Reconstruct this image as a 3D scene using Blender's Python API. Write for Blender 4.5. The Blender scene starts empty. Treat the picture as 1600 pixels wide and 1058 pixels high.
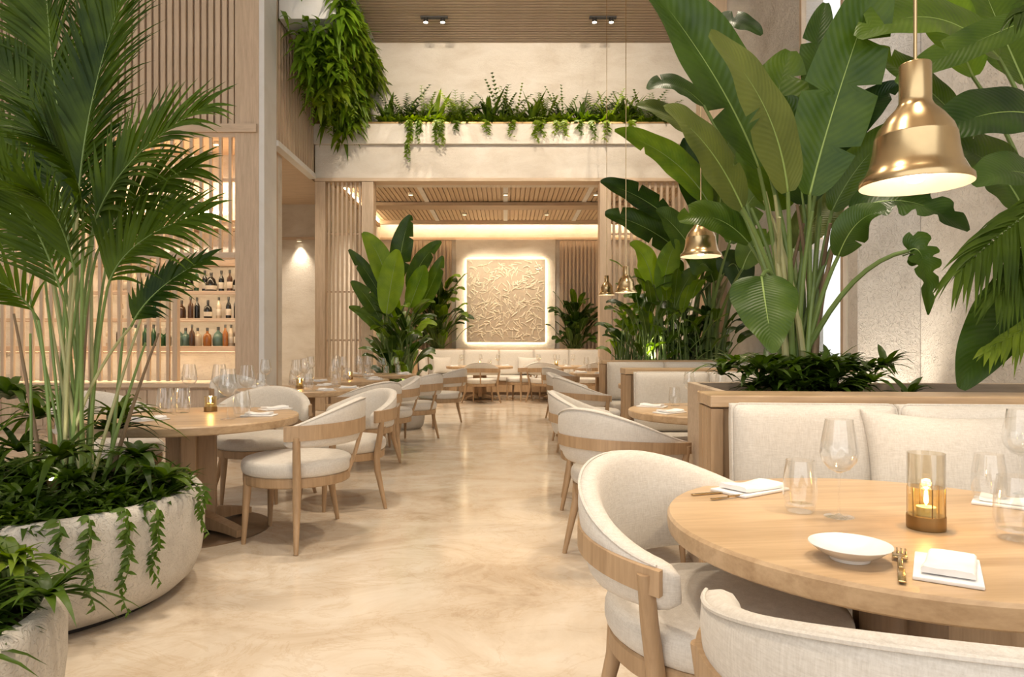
import bpy, bmesh, math, random
from mathutils import Vector, Matrix

# ------------------------------------------------------------------ camera, world, exposure
F, VX, VY, H = 1067.0, 790.0, 540.0, 1.2          # focal length and vanishing point in a 1600 x 1058 frame, eye height
S = bpy.context.scene
COL = S.collection
cam_d = bpy.data.cameras.new('camera'); cam = bpy.data.objects.new('camera', cam_d); COL.objects.link(cam)
cam.location = (0, 0, H); cam.rotation_euler = (math.pi / 2, 0, 0)
cam_d.sensor_fit = 'HORIZONTAL'; cam_d.sensor_width = 36; cam_d.lens = 36 * F / 1600
cam_d.shift_x = (800 - VX) / 1600; cam_d.shift_y = (VY - 529) / 1600
cam_d.clip_start = 0.05; cam_d.clip_end = 100
S.camera = cam
W = bpy.data.worlds.new('world'); S.world = W; W.use_nodes = True
W.node_tree.nodes['Background'].inputs[0].default_value = (1.0, 0.985, 0.96, 1)
W.node_tree.nodes['Background'].inputs[1].default_value = 1.6
S.view_settings.view_transform = 'Standard'; S.view_settings.look = 'None'
S.view_settings.exposure = 0.3; S.view_settings.gamma = 1; S.view_settings.use_curve_mapping = False
S.cycles.use_denoising = True
S.cycles.max_bounces = 8; S.cycles.diffuse_bounces = 4; S.cycles.glossy_bounces = 4
S.cycles.transparent_max_bounces = 24; S.cycles.transmission_bounces = 6
S.cycles.caustics_reflective = False; S.cycles.caustics_refractive = False
S.cycles.sample_clamp_indirect = 4
WARM = (1.0, 0.85, 0.66)
SPOT_W, DOWN_W, PEND_W = 520.0, 130.0, 6.0
LED_S, BULB_S = 18.0, 9.0

def spot(name, loc, aim, power, angle=80, blend=0.8, col=WARM, rad=0.04, parent=None):
    l = bpy.data.lights.new(name, 'SPOT'); l.energy = power; l.color = col
    l.spot_size = math.radians(angle); l.spot_blend = blend; l.shadow_soft_size = rad
    o = bpy.data.objects.new(name, l); COL.objects.link(o)
    o.location = loc
    d = (Vector(aim) - Vector(loc)).normalized()
    o.rotation_euler = d.to_track_quat('-Z', 'Y').to_euler()
    return o

def point(name, loc, power, col=WARM, rad=0.03):
    l = bpy.data.lights.new(name, 'POINT'); l.energy = power; l.color = col; l.shadow_soft_size = rad
    o = bpy.data.objects.new(name, l); COL.objects.link(o); o.location = loc
    return o

def at(px, py, Y):
    return Vector(((px - VX) * Y / F, Y, H - (py - VY) * Y / F))

# ------------------------------------------------------------------ materials
M = {}
def newmat(name):
    m = bpy.data.materials.new(name); m.use_nodes = True
    nt = m.node_tree; nt.nodes.clear()
    out = nt.nodes.new('ShaderNodeOutputMaterial')
    M[name] = m
    return m, nt, out
def N(nt, t, **kw):
    n = nt.nodes.new(t)
    for k, v in kw.items():
        if k in n.inputs: n.inputs[k].default_value = v
        else: setattr(n, k, v)
    return n
def L(nt, a, b): nt.links.new(a, b)
def ramp(nt, stops):
    r = nt.nodes.new('ShaderNodeValToRGB'); e = r.color_ramp.elements
    while len(e) < len(stops): e.new(0.5)
    for k, (p, c) in enumerate(stops):
        e[k].position = p; e[k].color = (c[0], c[1], c[2], 1)
    return r
def coords(nt, scale=(1, 1, 1), kind='Object'):
    tc = N(nt, 'ShaderNodeTexCoord'); mp = N(nt, 'ShaderNodeMapping')
    mp.inputs['Scale'].default_value = scale
    L(nt, tc.outputs[kind], mp.inputs['Vector']); return mp.outputs['Vector']

def wood(name, c0, c1, axis='Z', rough=0.5, sc=1.0, bump=0.15):
    m, nt, out = newmat(name)
    s = {'X': (1.2, 16, 16), 'Y': (16, 1.2, 16), 'Z': (16, 16, 1.2)}[axis]
    v = coords(nt, tuple(a * sc for a in s))
    n1 = N(nt, 'ShaderNodeTexNoise', Scale=1.6, Detail=6, Roughness=0.6, Distortion=0.6); L(nt, v, n1.inputs['Vector'])
    n2 = N(nt, 'ShaderNodeTexNoise', Scale=9, Detail=3, Roughness=0.6); L(nt, v, n2.inputs['Vector'])
    mx = N(nt, 'ShaderNodeMath', operation='MULTIPLY_ADD'); L(nt, n2.outputs['Fac'], mx.inputs[0]); mx.inputs[1].default_value = 0.35; L(nt, n1.outputs['Fac'], mx.inputs[2])
    oi = N(nt, 'ShaderNodeObjectInfo')
    mo = N(nt, 'ShaderNodeMath', operation='MULTIPLY_ADD'); L(nt, oi.outputs['Random'], mo.inputs[0]); mo.inputs[1].default_value = 0.12; L(nt, mx.outputs[0], mo.inputs[2])
    r = ramp(nt, [(0.42, c0), (0.9, c1)]); L(nt, mo.outputs[0], r.inputs[0])
    p = N(nt, 'ShaderNodeBsdfPrincipled', Roughness=rough); L(nt, r.outputs[0], p.inputs['Base Color'])
    b = N(nt, 'ShaderNodeBump', Strength=bump, Distance=0.004); L(nt, mx.outputs[0], b.inputs['Height']); L(nt, b.outputs[0], p.inputs['Normal'])
    L(nt, p.outputs[0], out.inputs[0]); return m

def stone(name, c0, c1, c2, rough=0.75, scale=2.0, bump=0.3, worm=0.0, aniso=(1, 1, 1), dist=0.01):
    m, nt, out = newmat(name)
    v = coords(nt, aniso)
    n1 = N(nt, 'ShaderNodeTexNoise', Scale=scale, Detail=8, Roughness=0.62, Distortion=0.5); L(nt, v, n1.inputs['Vector'])
    r = ramp(nt, [(0.3, c0), (0.52, c1), (0.75, c2)]); L(nt, n1.outputs['Fac'], r.inputs[0])
    p = N(nt, 'ShaderNodeBsdfPrincipled', Roughness=rough); L(nt, r.outputs[0], p.inputs['Base Color'])
    n2 = N(nt, 'ShaderNodeTexNoise', Scale=scale * 12, Detail=5, Roughness=0.6); L(nt, v, n2.inputs['Vector'])
    h = n2.outputs['Fac']
    if worm:
        n3 = N(nt, 'ShaderNodeTexNoise', Scale=scale * 5, Detail=1.5, Roughness=0.5, Distortion=2.5); L(nt, v, n3.inputs['Vector'])
        a = N(nt, 'ShaderNodeMath', operation='SUBTRACT'); L(nt, n3.outputs['Fac'], a.inputs[0]); a.inputs[1].default_value = 0.5
        ab = N(nt, 'ShaderNodeMath', operation='ABSOLUTE'); L(nt, a.outputs[0], ab.inputs[0])
        rr = ramp(nt, [(0.0, (1, 1, 1)), (0.035, (0, 0, 0))]); L(nt, ab.outputs[0], rr.inputs[0])
        ad = N(nt, 'ShaderNodeMath', operation='MULTIPLY_ADD'); L(nt, rr.outputs[0], ad.inputs[0]); ad.inputs[1].default_value = worm; L(nt, h, ad.inputs[2])
        h = ad.outputs[0]
    b = N(nt, 'ShaderNodeBump', Strength=bump, Distance=dist); L(nt, h, b.inputs['Height']); L(nt, b.outputs[0], p.inputs['Normal'])
    L(nt, p.outputs[0], out.inputs[0]); return m

def plain(name, c, rough=0.5, metal=0.0, spec=0.5):
    m, nt, out = newmat(name)
    v = coords(nt)
    n = N(nt, 'ShaderNodeTexNoise', Scale=14, Detail=3); L(nt, v, n.inputs['Vector'])
    r = ramp(nt, [(0.3, tuple(x * 0.9 for x in c)), (0.7, tuple(min(1, x * 1.06) for x in c))]); L(nt, n.outputs['Fac'], r.inputs[0])
    p = N(nt, 'ShaderNodeBsdfPrincipled', Roughness=rough, Metallic=metal); L(nt, r.outputs[0], p.inputs['Base Color'])
    p.inputs['Specular IOR Level'].default_value = spec
    L(nt, p.outputs[0], out.inputs[0]); return m

def fabric(name, c0, c1):
    m, nt, out = newmat(name)
    v = coords(nt)
    a = N(nt, 'ShaderNodeTexNoise', Scale=1.0, Detail=4, Roughness=0.7); mp = coords(nt, (260, 260, 30)); L(nt, mp, a.inputs['Vector'])
    b2 = N(nt, 'ShaderNodeTexNoise', Scale=1.0, Detail=4, Roughness=0.7); mp2 = coords(nt, (40, 40, 300)); L(nt, mp2, b2.inputs['Vector'])
    ad = N(nt, 'ShaderNodeMath', operation='ADD'); L(nt, a.outputs['Fac'], ad.inputs[0]); L(nt, b2.outputs['Fac'], ad.inputs[1])
    hf = N(nt, 'ShaderNodeMath', operation='MULTIPLY'); L(nt, ad.outputs[0], hf.inputs[0]); hf.inputs[1].default_value = 0.5
    r = ramp(nt, [(0.35, c0), (0.65, c1)]); L(nt, hf.outputs[0], r.inputs[0])
    p = N(nt, 'ShaderNodeBsdfPrincipled', Roughness=0.9); L(nt, r.outputs[0], p.inputs['Base Color'])
    p.inputs['Specular IOR Level'].default_value = 0.2
    p.inputs['Sheen Weight'].default_value = 0.15
    big = N(nt, 'ShaderNodeTexNoise', Scale=9, Detail=2); L(nt, v, big.inputs['Vector'])
    ad2 = N(nt, 'ShaderNodeMath', operation='MULTIPLY_ADD'); L(nt, big.outputs['Fac'], ad2.inputs[0]); ad2.inputs[1].default_value = 1.6; L(nt, hf.outputs[0], ad2.inputs[2])
    b = N(nt, 'ShaderNodeBump', Strength=0.35, Distance=0.004); L(nt, ad2.outputs[0], b.inputs['Height']); L(nt, b.outputs[0], p.inputs['Normal'])
    L(nt, p.outputs[0], out.inputs[0]); return m

def emit(name, c, s):
    m, nt, out = newmat(name); e = N(nt, 'ShaderNodeEmission', Strength=s); e.inputs[0].default_value = (*c, 1)
    L(nt, e.outputs[0], out.inputs[0]); return m

def clear_glass(name, tint, refl=1.0, ior=1.45, base=0.0):
    m, nt, out = newmat(name)
    t = N(nt, 'ShaderNodeBsdfTransparent'); t.inputs[0].default_value = (*tint, 1)
    g = N(nt, 'ShaderNodeBsdfGlossy', Roughness=0.02); g.inputs[0].default_value = (refl, refl, refl, 1)
    fr = N(nt, 'ShaderNodeLayerWeight', Blend=0.5)
    pw_ = N(nt, 'ShaderNodeMath', operation='POWER'); L(nt, fr.outputs['Facing'], pw_.inputs[0]); pw_.inputs[1].default_value = 2.6
    ad = N(nt, 'ShaderNodeMath', operation='MULTIPLY_ADD', use_clamp=True); L(nt, pw_.outputs[0], ad.inputs[0]); ad.inputs[1].default_value = 0.75; ad.inputs[2].default_value = base + 0.045
    mx = N(nt, 'ShaderNodeMixShader'); L(nt, ad.outputs[0], mx.inputs[0]); L(nt, t.outputs[0], mx.inputs[1]); L(nt, g.outputs[0], mx.inputs[2])
    L(nt, mx.outputs[0], out.inputs[0]); return m

def leafmat(name, c0, c1, trans=0.3, rough=0.38, veins=26.0, vein_amt=0.5, spec=0.32):
    """c0..c1 vary over the blade; attribute luv holds (across, along) on the leaf"""
    m, nt, out = newmat(name)
    at_ = N(nt, 'ShaderNodeAttribute', attribute_name='luv')
    sep = N(nt, 'ShaderNodeSeparateXYZ'); L(nt, at_.outputs['Vector'], sep.inputs[0])
    ab = N(nt, 'ShaderNodeMath', operation='ABSOLUTE'); L(nt, sep.outputs['X'], ab.inputs[0])
    a = N(nt, 'ShaderNodeMath', operation='MULTIPLY_ADD'); L(nt, ab.outputs[0], a.inputs[0]); a.inputs[1].default_value = -0.16; L(nt, sep.outputs['Y'], a.inputs[2])
    s = N(nt, 'ShaderNodeMath', operation='MULTIPLY'); L(nt, a.outputs[0], s.inputs[0]); s.inputs[1].default_value = veins * 6.283
    sn = N(nt, 'ShaderNodeMath', operation='SINE'); L(nt, s.outputs[0], sn.inputs[0])
    v = coords(nt)
    n = N(nt, 'ShaderNodeTexNoise', Scale=5, Detail=4); L(nt, v, n.inputs['Vector'])
    oi = N(nt, 'ShaderNodeObjectInfo')
    m1 = N(nt, 'ShaderNodeMath', operation='MULTIPLY_ADD'); L(nt, oi.outputs['Random'], m1.inputs[0]); m1.inputs[1].default_value = 0.35; L(nt, n.outputs['Fac'], m1.inputs[2])
    m2 = N(nt, 'ShaderNodeMath', operation='MULTIPLY_ADD'); L(nt, sn.outputs[0], m2.inputs[0]); m2.inputs[1].default_value = 0.05 * vein_amt; L(nt, m1.outputs[0], m2.inputs[2])
    r = ramp(nt, [(0.38, c0), (0.95, c1)]); L(nt, m2.outputs[0], r.inputs[0])
    p = N(nt, 'ShaderNodeBsdfPrincipled', Roughness=rough); L(nt, r.outputs[0], p.inputs['Base Color'])
    p.inputs['Specular IOR Level'].default_value = spec
    b = N(nt, 'ShaderNodeBump', Strength=0.25 * vein_amt, Distance=0.006); L(nt, sn.outputs[0], b.inputs['Height']); L(nt, b.outputs[0], p.inputs['Normal'])
    t = N(nt, 'ShaderNodeBsdfTranslucent')
    hs = N(nt, 'ShaderNodeHueSaturation', Value=1.5, Saturation=1.1); L(nt, r.outputs[0], hs.inputs['Color']); L(nt, hs.outputs[0], t.inputs[0])
    mx = N(nt, 'ShaderNodeMixShader'); mx.inputs[0].default_value = trans
    L(nt, p.outputs[0], mx.inputs[1]); L(nt, t.outputs[0], mx.inputs[2]); L(nt, mx.outputs[0], out.inputs[0])
    return m

wood('oak', (0.30, 0.185, 0.095), (0.47, 0.315, 0.18), 'Z', 0.5)
wood('oak_top', (0.33, 0.205, 0.105), (0.57, 0.40, 0.24), 'X', 0.34, 0.6, 0.06)
wood('oak_pale', (0.50, 0.37, 0.25), (0.68, 0.53, 0.385), 'Z', 0.6)
wood('oak_pale_x', (0.50, 0.37, 0.25), (0.68, 0.53, 0.385), 'X', 0.6)
wood('oak_pale_y', (0.49, 0.35, 0.225), (0.64, 0.49, 0.335), 'Y', 0.6)
wood('oak_grey', (0.36, 0.265, 0.18), (0.52, 0.40, 0.29), 'X', 0.6)
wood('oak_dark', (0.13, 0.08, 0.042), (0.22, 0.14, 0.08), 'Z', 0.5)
stone('plaster', (0.57, 0.535, 0.49), (0.68, 0.65, 0.61), (0.75, 0.725, 0.69), 0.8, 2.4, 0.6, 1.4, (1, 1, 1), 0.014)
stone('limestone', (0.62, 0.545, 0.455), (0.72, 0.655, 0.57), (0.79, 0.735, 0.66), 0.75, 1.3, 0.5, 0.6, (1, 1, 2.2))
stone('pale_stone', (0.72, 0.69, 0.65), (0.79, 0.77, 0.74), (0.84, 0.82, 0.80), 0.75, 1.5, 0.2)
stone('concrete', (0.46, 0.42, 0.37), (0.55, 0.51, 0.45), (0.62, 0.58, 0.52), 0.8, 4.5, 0.55, 1.4, (1, 1, 1), 0.007)
fabric('linen', (0.55, 0.50, 0.435), (0.71, 0.665, 0.60))
fabric('linen_white', (0.74, 0.72, 0.69), (0.82, 0.80, 0.77))
plain('brass', (0.56, 0.41, 0.22), 0.25, 1.0)
plain('brass_dark', (0.30, 0.20, 0.09), 0.4, 1.0)
plain('bronze_plate', (0.24, 0.17, 0.11), 0.45, 0.6)
plain('lamp_white', (0.85, 0.78, 0.66), 0.6)
plain('black_metal', (0.03, 0.027, 0.025), 0.5, 0.3)
plain('porcelain', (0.80, 0.78, 0.75), 0.18)
plain('napkin', (0.82, 0.80, 0.78), 0.85)
plain('soil', (0.035, 0.025, 0.016), 0.95)
plain('wax', (0.8, 0.7, 0.5), 0.6)
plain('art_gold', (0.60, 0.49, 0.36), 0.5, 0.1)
plain('art_relief', (0.86, 0.76, 0.59), 0.36, 0.1)  # lighter than the panel: highlights on the raised strokes put into the colour
plain('bark', (0.20, 0.135, 0.075), 0.8)
plain('stem_green', (0.15, 0.22, 0.055), 0.5)
plain('stem_pale', (0.34, 0.33, 0.15), 0.55)
plain('rib', (0.26, 0.36, 0.09), 0.45)
plain('cap_black', (0.02, 0.018, 0.016), 0.45)
plain('paper_label', (0.72, 0.66, 0.56), 0.8)
leafmat('leaf_dark', (0.011, 0.032, 0.005), (0.05, 0.098, 0.010), 0.2, 0.36)
leafmat('leaf_mid', (0.03, 0.07, 0.007), (0.10, 0.165, 0.014), 0.26, 0.38)
leafmat('leaf_bright', (0.09, 0.18, 0.010), (0.21, 0.32, 0.02), 0.36, 0.4)
leafmat('leaf_olive', (0.07, 0.095, 0.018), (0.14, 0.17, 0.035), 0.22, 0.42)
leafmat('palm_leaf', (0.010, 0.028, 0.002), (0.08, 0.13, 0.008), 0.28, 0.45, 3, 0.2, 0.18)
leafmat('fern_leaf', (0.04, 0.09, 0.006), (0.22, 0.30, 0.018), 0.35, 0.42, 3, 0.2)
leafmat('cover_leaf', (0.015, 0.042, 0.004), (0.075, 0.13, 0.012), 0.28, 0.4, 3, 0.2)
emit('led', (1.0, 0.80, 0.52), LED_S)
emit('bulb', (1.0, 0.85, 0.62), BULB_S)
emit('flame', (1.0, 0.66, 0.25), 30)
clear_glass('glass', (0.985, 0.985, 0.98), 1.0, 1.42, 0.015)
clear_glass('pane_glass', (0.97, 0.98, 0.98), 1.0, 1.4)
clear_glass('glass_smoke', (0.94, 0.91, 0.85), 1.0, 1.45, 0.03)
clear_glass('glass_amber', (0.97, 0.90, 0.70), 1.0, 1.4, 0.02)
BOT = [('bottle_black', (0.012, 0.012, 0.011)), ('bottle_green', (0.02, 0.07, 0.022)), ('bottle_amber', (0.28, 0.10, 0.02)),
       ('bottle_teal', (0.10, 0.17, 0.14)), ('bottle_brown', (0.07, 0.032, 0.015)), ('bottle_pale', (0.55, 0.45, 0.33))]
for n_, c_ in BOT: plain(n_, c_, 0.08)
# polished travertine floor: warm veins drawn out along the room's width
def floor_mat():
    m, nt, out = newmat('travertine')
    v = coords(nt, (1.0, 1.35, 1))
    n0 = N(nt, 'ShaderNodeTexNoise', Scale=1.2, Detail=14, Roughness=0.68, Distortion=1.1); L(nt, v, n0.inputs['Vector'])
    r = ramp(nt, [(0.28, (0.43, 0.33, 0.23)), (0.42, (0.58, 0.475, 0.36)), (0.56, (0.67, 0.58, 0.47)), (0.72, (0.72, 0.66, 0.58))]); L(nt, n0.outputs['Fac'], r.inputs[0])
    n1 = N(nt, 'ShaderNodeTexNoise', Scale=2.2, Detail=9, Roughness=0.68, Distortion=0.9); L(nt, v, n1.inputs['Vector'])
    a = N(nt, 'ShaderNodeMath', operation='SUBTRACT'); L(nt, n1.outputs['Fac'], a.inputs[0]); a.inputs[1].default_value = 0.5
    ab = N(nt, 'ShaderNodeMath', operation='ABSOLUTE'); L(nt, a.outputs[0], ab.inputs[0])
    vr = ramp(nt, [(0.0, (0.80, 0.70, 0.58)), (0.022, (1, 1, 1))]); L(nt, ab.outputs[0], vr.inputs[0])
    mx = N(nt, 'ShaderNodeMix', data_type='RGBA', blend_type='MULTIPLY'); mx.inputs[0].default_value = 0.4
    L(nt, r.outputs[0], mx.inputs[6]); L(nt, vr.outputs[0], mx.inputs[7])
    p = N(nt, 'ShaderNodeBsdfPrincipled'); L(nt, mx.outputs[2], p.inputs['Base Color'])
    rr = N(nt, 'ShaderNodeMapRange'); L(nt, n1.outputs['Fac'], rr.inputs[0]); rr.inputs[3].default_value = 0.06; rr.inputs[4].default_value = 0.19
    L(nt, rr.outputs[0], p.inputs['Roughness'])
    b = N(nt, 'ShaderNodeBump', Strength=0.04, Distance=0.01); L(nt, n1.outputs['Fac'], b.inputs['Height']); L(nt, b.outputs[0], p.inputs['Normal'])
    L(nt, p.outputs[0], out.inputs[0])
floor_mat()

# ------------------------------------------------------------------ mesh helpers
class MB:
    def __init__(s): s.v = []; s.f = []; s.m = []; s.uv = None
    def add(s, vs, fs, mi=0):
        o = len(s.v); s.v += [tuple(p) for p in vs]
        s.f += [tuple(i + o for i in f) for f in fs]; s.m += [mi] * len(fs)
        return s
    def box(s, x0, x1, y0, y1, z0, z1, bev=0.0, mi=0, seg=2, rot=None, piv=None):
        bm = bmesh.new(); bmesh.ops.create_cube(bm, size=1)
        for v in bm.verts:
            v.co = Vector((x0 + (v.co.x + .5) * (x1 - x0), y0 + (v.co.y + .5) * (y1 - y0), z0 + (v.co.z + .5) * (z1 - z0)))
        if bev: bmesh.ops.bevel(bm, geom=bm.edges[:], offset=bev, segments=seg, profile=0.5, affect='EDGES')
        bm.verts.index_update()
        vs = [v.co.copy() for v in bm.verts]
        if rot is not None: vs = [rot @ (p - piv) + piv for p in vs]
        s.add(vs, [[v.index for v in f.verts] for f in bm.faces], mi); bm.free(); return s
    def lathe(s, prof, n=24, c=(0, 0, 0), mi=0, sx=1, sy=1, cap=True):
        vs = []; fs = []
        for r, z in prof:
            for k in range(n):
                a = 2 * math.pi * k / n; vs.append((c[0] + r * sx * math.cos(a), c[1] + r * sy * math.sin(a), c[2] + z))
        for j in range(len(prof) - 1):
            for k in range(n):
                k2 = (k + 1) % n
                fs.append((j * n + k, j * n + k2, (j + 1) * n + k2, (j + 1) * n + k))
        if cap and prof[0][0] > 1e-6: fs.append(tuple(reversed(range(n))))
        if cap and prof[-1][0] > 1e-6: fs.append(tuple(range((len(prof) - 1) * n, len(prof) * n)))
        return s.add(vs, fs, mi)
    def tube(s, pts, rad, n=8, mi=0, cap=True):
        pts = [Vector(p) for p in pts]
        if not isinstance(rad, (list, tuple)): rad = [rad] * len(pts)
        vs = []; fs = []; u = None
        for i, p in enumerate(pts):
            t = (pts[min(i + 1, len(pts) - 1)] - pts[max(i - 1, 0)])
            t = t.normalized() if t.length > 1e-9 else Vector((0, 0, 1))
            if u is None: u = t.orthogonal().normalized()
            else:
                u = u - t * u.dot(t); u = u.normalized() if u.length > 1e-6 else t.orthogonal().normalized()
            w = t.cross(u)
            for k in range(n):
                a = 2 * math.pi * k / n; vs.append(p + (u * math.cos(a) + w * math.sin(a)) * rad[i])
        for i in range(len(pts) - 1):
            for k in range(n):
                k2 = (k + 1) % n; fs.append((i * n + k, i * n + k2, (i + 1) * n + k2, (i + 1) * n + k))
        if cap: fs.append(tuple(reversed(range(n)))); fs.append(tuple(range((len(pts) - 1) * n, len(pts) * n)))
        return s.add(vs, fs, mi)
    def mesh(s, name, mats, smooth=True, ang=40):
        me = bpy.data.meshes.new(name); me.from_pydata(s.v, [], s.f)
        for m in (mats if isinstance(mats, (list, tuple)) else [mats]): me.materials.append(M[m])
        if any(s.m): me.polygons.foreach_set('material_index', s.m)
        if s.uv:
            a = me.attributes.new('luv', 'FLOAT_VECTOR', 'POINT')
            a.data.foreach_set('vector', [x for p in s.uv for x in (p[0], p[1], 0.0)])
        if smooth:
            me.polygons.foreach_set('use_smooth', [True] * len(me.polygons))
            if ang: me.set_sharp_from_angle(angle=math.radians(ang))
        me.update(); return me
    def build(s, name, mats, parent=None, smooth=True, ang=40, loc=None):
        return place(name, s.mesh(name, mats, smooth, ang), parent, loc)

def place(name, me, parent=None, loc=None, rz=0):
    o = bpy.data.objects.new(name, me); COL.objects.link(o)
    if parent is not None: o.parent = parent
    if loc is not None: o.location = loc
    if rz: o.rotation_euler = (0, 0, rz)
    return o
def tag(o, label=None, cat=None, group=None, kind=None):
    if label: o['label'] = label
    if cat: o['category'] = cat
    if group: o['group'] = group
    if kind: o['kind'] = kind
    return o
def thing(name, label, cat, loc=(0, 0, 0), rz=0, group=None):
    o = bpy.data.objects.new(name, None); COL.objects.link(o); o.empty_display_size = 0.1
    o.location = loc; o.rotation_euler = (0, 0, rz)
    return tag(o, label, cat, group)
def struct(o): return tag(o, kind='structure')
def arc(p0, p1, p2, n):
    p0, p1, p2 = Vector(p0), Vector(p1), Vector(p2)
    return [p0 * (1 - t) ** 2 + p1 * 2 * t * (1 - t) + p2 * t * t for t in [k / n for k in range(n + 1)]]
ORD = ['first', 'second', 'third', 'fourth', 'fifth', 'sixth', 'seventh', 'eighth', 'ninth', 'tenth', 'eleventh', 'twelfth', 'thirteenth', 'fourteenth', 'fifteenth', 'sixteenth', 'seventeenth', 'eighteenth', 'nineteenth', 'twentieth']
def sx(p): return VX + F * p[0] / p[1]          # picture column of a point, used only to word labels from left to right

# ------------------------------------------------------------------ the setting
def sbox(name, x0, x1, y0, y1, z0, z1, mat, bev=0.0, parent=None, smooth=False):
    o = MB().box(x0, x1, y0, y1, z0, z1, bev).build(name, mat, parent, smooth)
    return struct(o) if parent is None else o
ZC = 7.1                # main ceiling
XL, XR = -3.52, 3.70    # mezzanine front / right wall
YB = 12.6               # front of the cross beam
floor = sbox('floor', -9.6, 5.2, -3.0, 18.4, -0.2, 0.0, 'travertine')
ceil = sbox('ceiling', -2.51, XR + 0.3, -3.0, 13.3, ZC, ZC + 0.2, 'oak_grey')
sm = MB().box(0, XR + 2.51, 0, 0.068, -0.05, 0.0).mesh('slat', 'oak_grey', False)
for k in range(46): place('slat', sm, ceil, (-2.51, 13.14 - k * 0.1, ZC - 0.001))
trim1 = sbox('trim_1', -9.6, -2.51, -3.0, 13.3, ZC, ZC + 0.2, 'pale_stone')
sbox('wall_back_upper', -3.62, XR + 0.3, 13.2, 13.4, 4.3, ZC, 'limestone')
beam = sbox('trim_2', XL, XR, YB, 13.2, 4.29, 4.90, 'limestone', 0.01)
sbox('trim_3', XL, XR, YB - 0.02, YB + 0.3, 4.23, 4.29, 'oak_pale_x', 0.005)
# stone planter trough on the beam
tr = thing('planter_trough', 'long pale stone planter trough running along the top of the cross beam', 'planter', (0, 12.75, 4.90))
MB().box(XL, XR, -0.23, -0.19, 0, 0.37, 0.006).box(XL, XR, 0.38, 0.42, 0, 0.37, 0.006).box(XL, XR, -0.19, 0.38, 0, 0.04).build('shell', 'limestone', tr, False)
MB().box(XL, XR, -0.235, -0.185, 0.37, 0.40).build('metal_rim', 'brass_dark', tr, False)
MB().box(XL, XR, -0.19, 0.38, 0.04, 0.32).build('soil_fill', 'soil', tr, False)
# mezzanine on the left: slatted front, wooden soffit
mz = sbox('wall_mezzanine', -3.62, XL - 0.03, 10.5, 13.2, 4.36, ZC, 'oak_pale')
vs_ = MB().box(0, 0.03, 0, 0.055, 0, ZC - 4.36).mesh('slat', 'oak_pale', False)
for k in range(15): place('slat', vs_, mz, (XL - 0.03, 10.52 + k * 0.14, 4.36))
sbox('trim_4', -3.62, XL + 0.03, 10.5, YB, 4.27, 4.36, 'pale_stone', 0.005)
sbox('ceiling_mezzanine', -9.6, -3.62, 9.9, 15.2, 4.3, 4.42, 'oak_pale_x')
sbox('wall_back_left', -9.6, -3.3, 15.0, 15.2, 0, 4.3, 'limestone')
sbox('trim_5', -9.6, -3.3, 14.96, 15.0, 3.52, 3.58, 'oak_pale_x')
# column between bar and corridor
col = sbox('column_left', -3.95, -3.60, 9.96, 10.5, 0, ZC, 'oak_pale', 0.008)
sbox('lit_side_panel', -3.60, XL, 9.96, 10.5, 0, ZC, 'pale_stone', 0.006, col)  # white-lit side of the column, its light put into the pale colour
# bar enclosure
sbox('wall_bar_back', -9.6, -3.7, 11.1, 11.3, 0, ZC, 'limestone')
sbox('wall_bar_end', -3.9, -3.7, 10.5, 11.1, 0, ZC, 'oak_pale')
sbox('wall_left', -9.8, -9.6, -3.0, 15.2, 0, ZC, 'plaster')
# right side
wr = sbox('wall_right', XR, XR + 0.3, -3.0, 6.4, 0, ZC, 'plaster')
sbox('wall_right_far', XR, XR + 0.3, 8.6, 18.4, 0, ZC, 'plaster')
sbox('wall_right_sill', XR, XR + 0.3, 6.4, 8.6, 0, 1.0, 'plaster')
sbox('wall_right_head', XR, XR + 0.3, 6.4, 8.6, 5.9, ZC, 'plaster')
pil = sbox('column_right', 3.134, XR, 6.08, 6.26, 0, ZC, 'plaster', 0.01)
w1 = struct(MB().box(XR + .0, XR + .06, 6.4, 6.48, 1.0, 5.9).box(XR + .0, XR + .06, 8.54, 8.6, 1.0, 5.9).box(XR + .0, XR + .06, 6.48, 8.54, 1.0, 1.08)
            .box(XR + .0, XR + .06, 6.48, 8.54, 5.82, 5.9).box(XR + .0, XR + .06, 7.49, 7.55, 1.08, 5.82).build('window_1', 'oak_pale', None, False))
for y0, y1 in ((6.48, 7.49), (7.55, 8.54)):
    MB().box(XR + .02, XR + .03, y0, y1, 1.08, 5.82).build('pane', 'pane_glass', w1, False)
sbox('column_right_far', XR - 0.30, XR, 11.4, 12.2, 0, ZC, 'oak_pale', 0.008)

# opening under the beam: posts and slatted screens
def post(x0, x1, nm):
    return sbox(nm, x0, x1, YB, YB + 0.28, 0, 4.23, 'oak_pale', 0.008)
post(-3.52, -3.33, 'column_1'); post(-2.66, -2.44, 'column_2'); post(1.74, 1.95, 'column_3')
def slat_screen(name, label, x0, x1, y, z0, z1, pitch, w, rails, mat='oak_pale', d=0.045, back=None):
    t = thing(name, label, 'screen', (x0, y, z0))
    n = int((x1 - x0) / pitch); off = ((x1 - x0) - (n - 1) * pitch - w) / 2
    me = MB().box(0, w, 0, d, 0, z1 - z0).mesh('slat', mat, False)
    for k in range(n): place('slat', me, t, (off + k * pitch, 0, 0))
    for zr, hr in rails: MB().box(0, x1 - x0, d + 0.001, d + 0.035, zr - z0 - hr / 2, zr - z0 + hr / 2).build('rail', 'oak_pale_x', t, False)
    if back: MB().box(0, x1 - x0, d + 0.04, d + 0.07, back[0] - z0, back[1] - z0).build('back_panel', mat, t, False)
    return t
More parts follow.
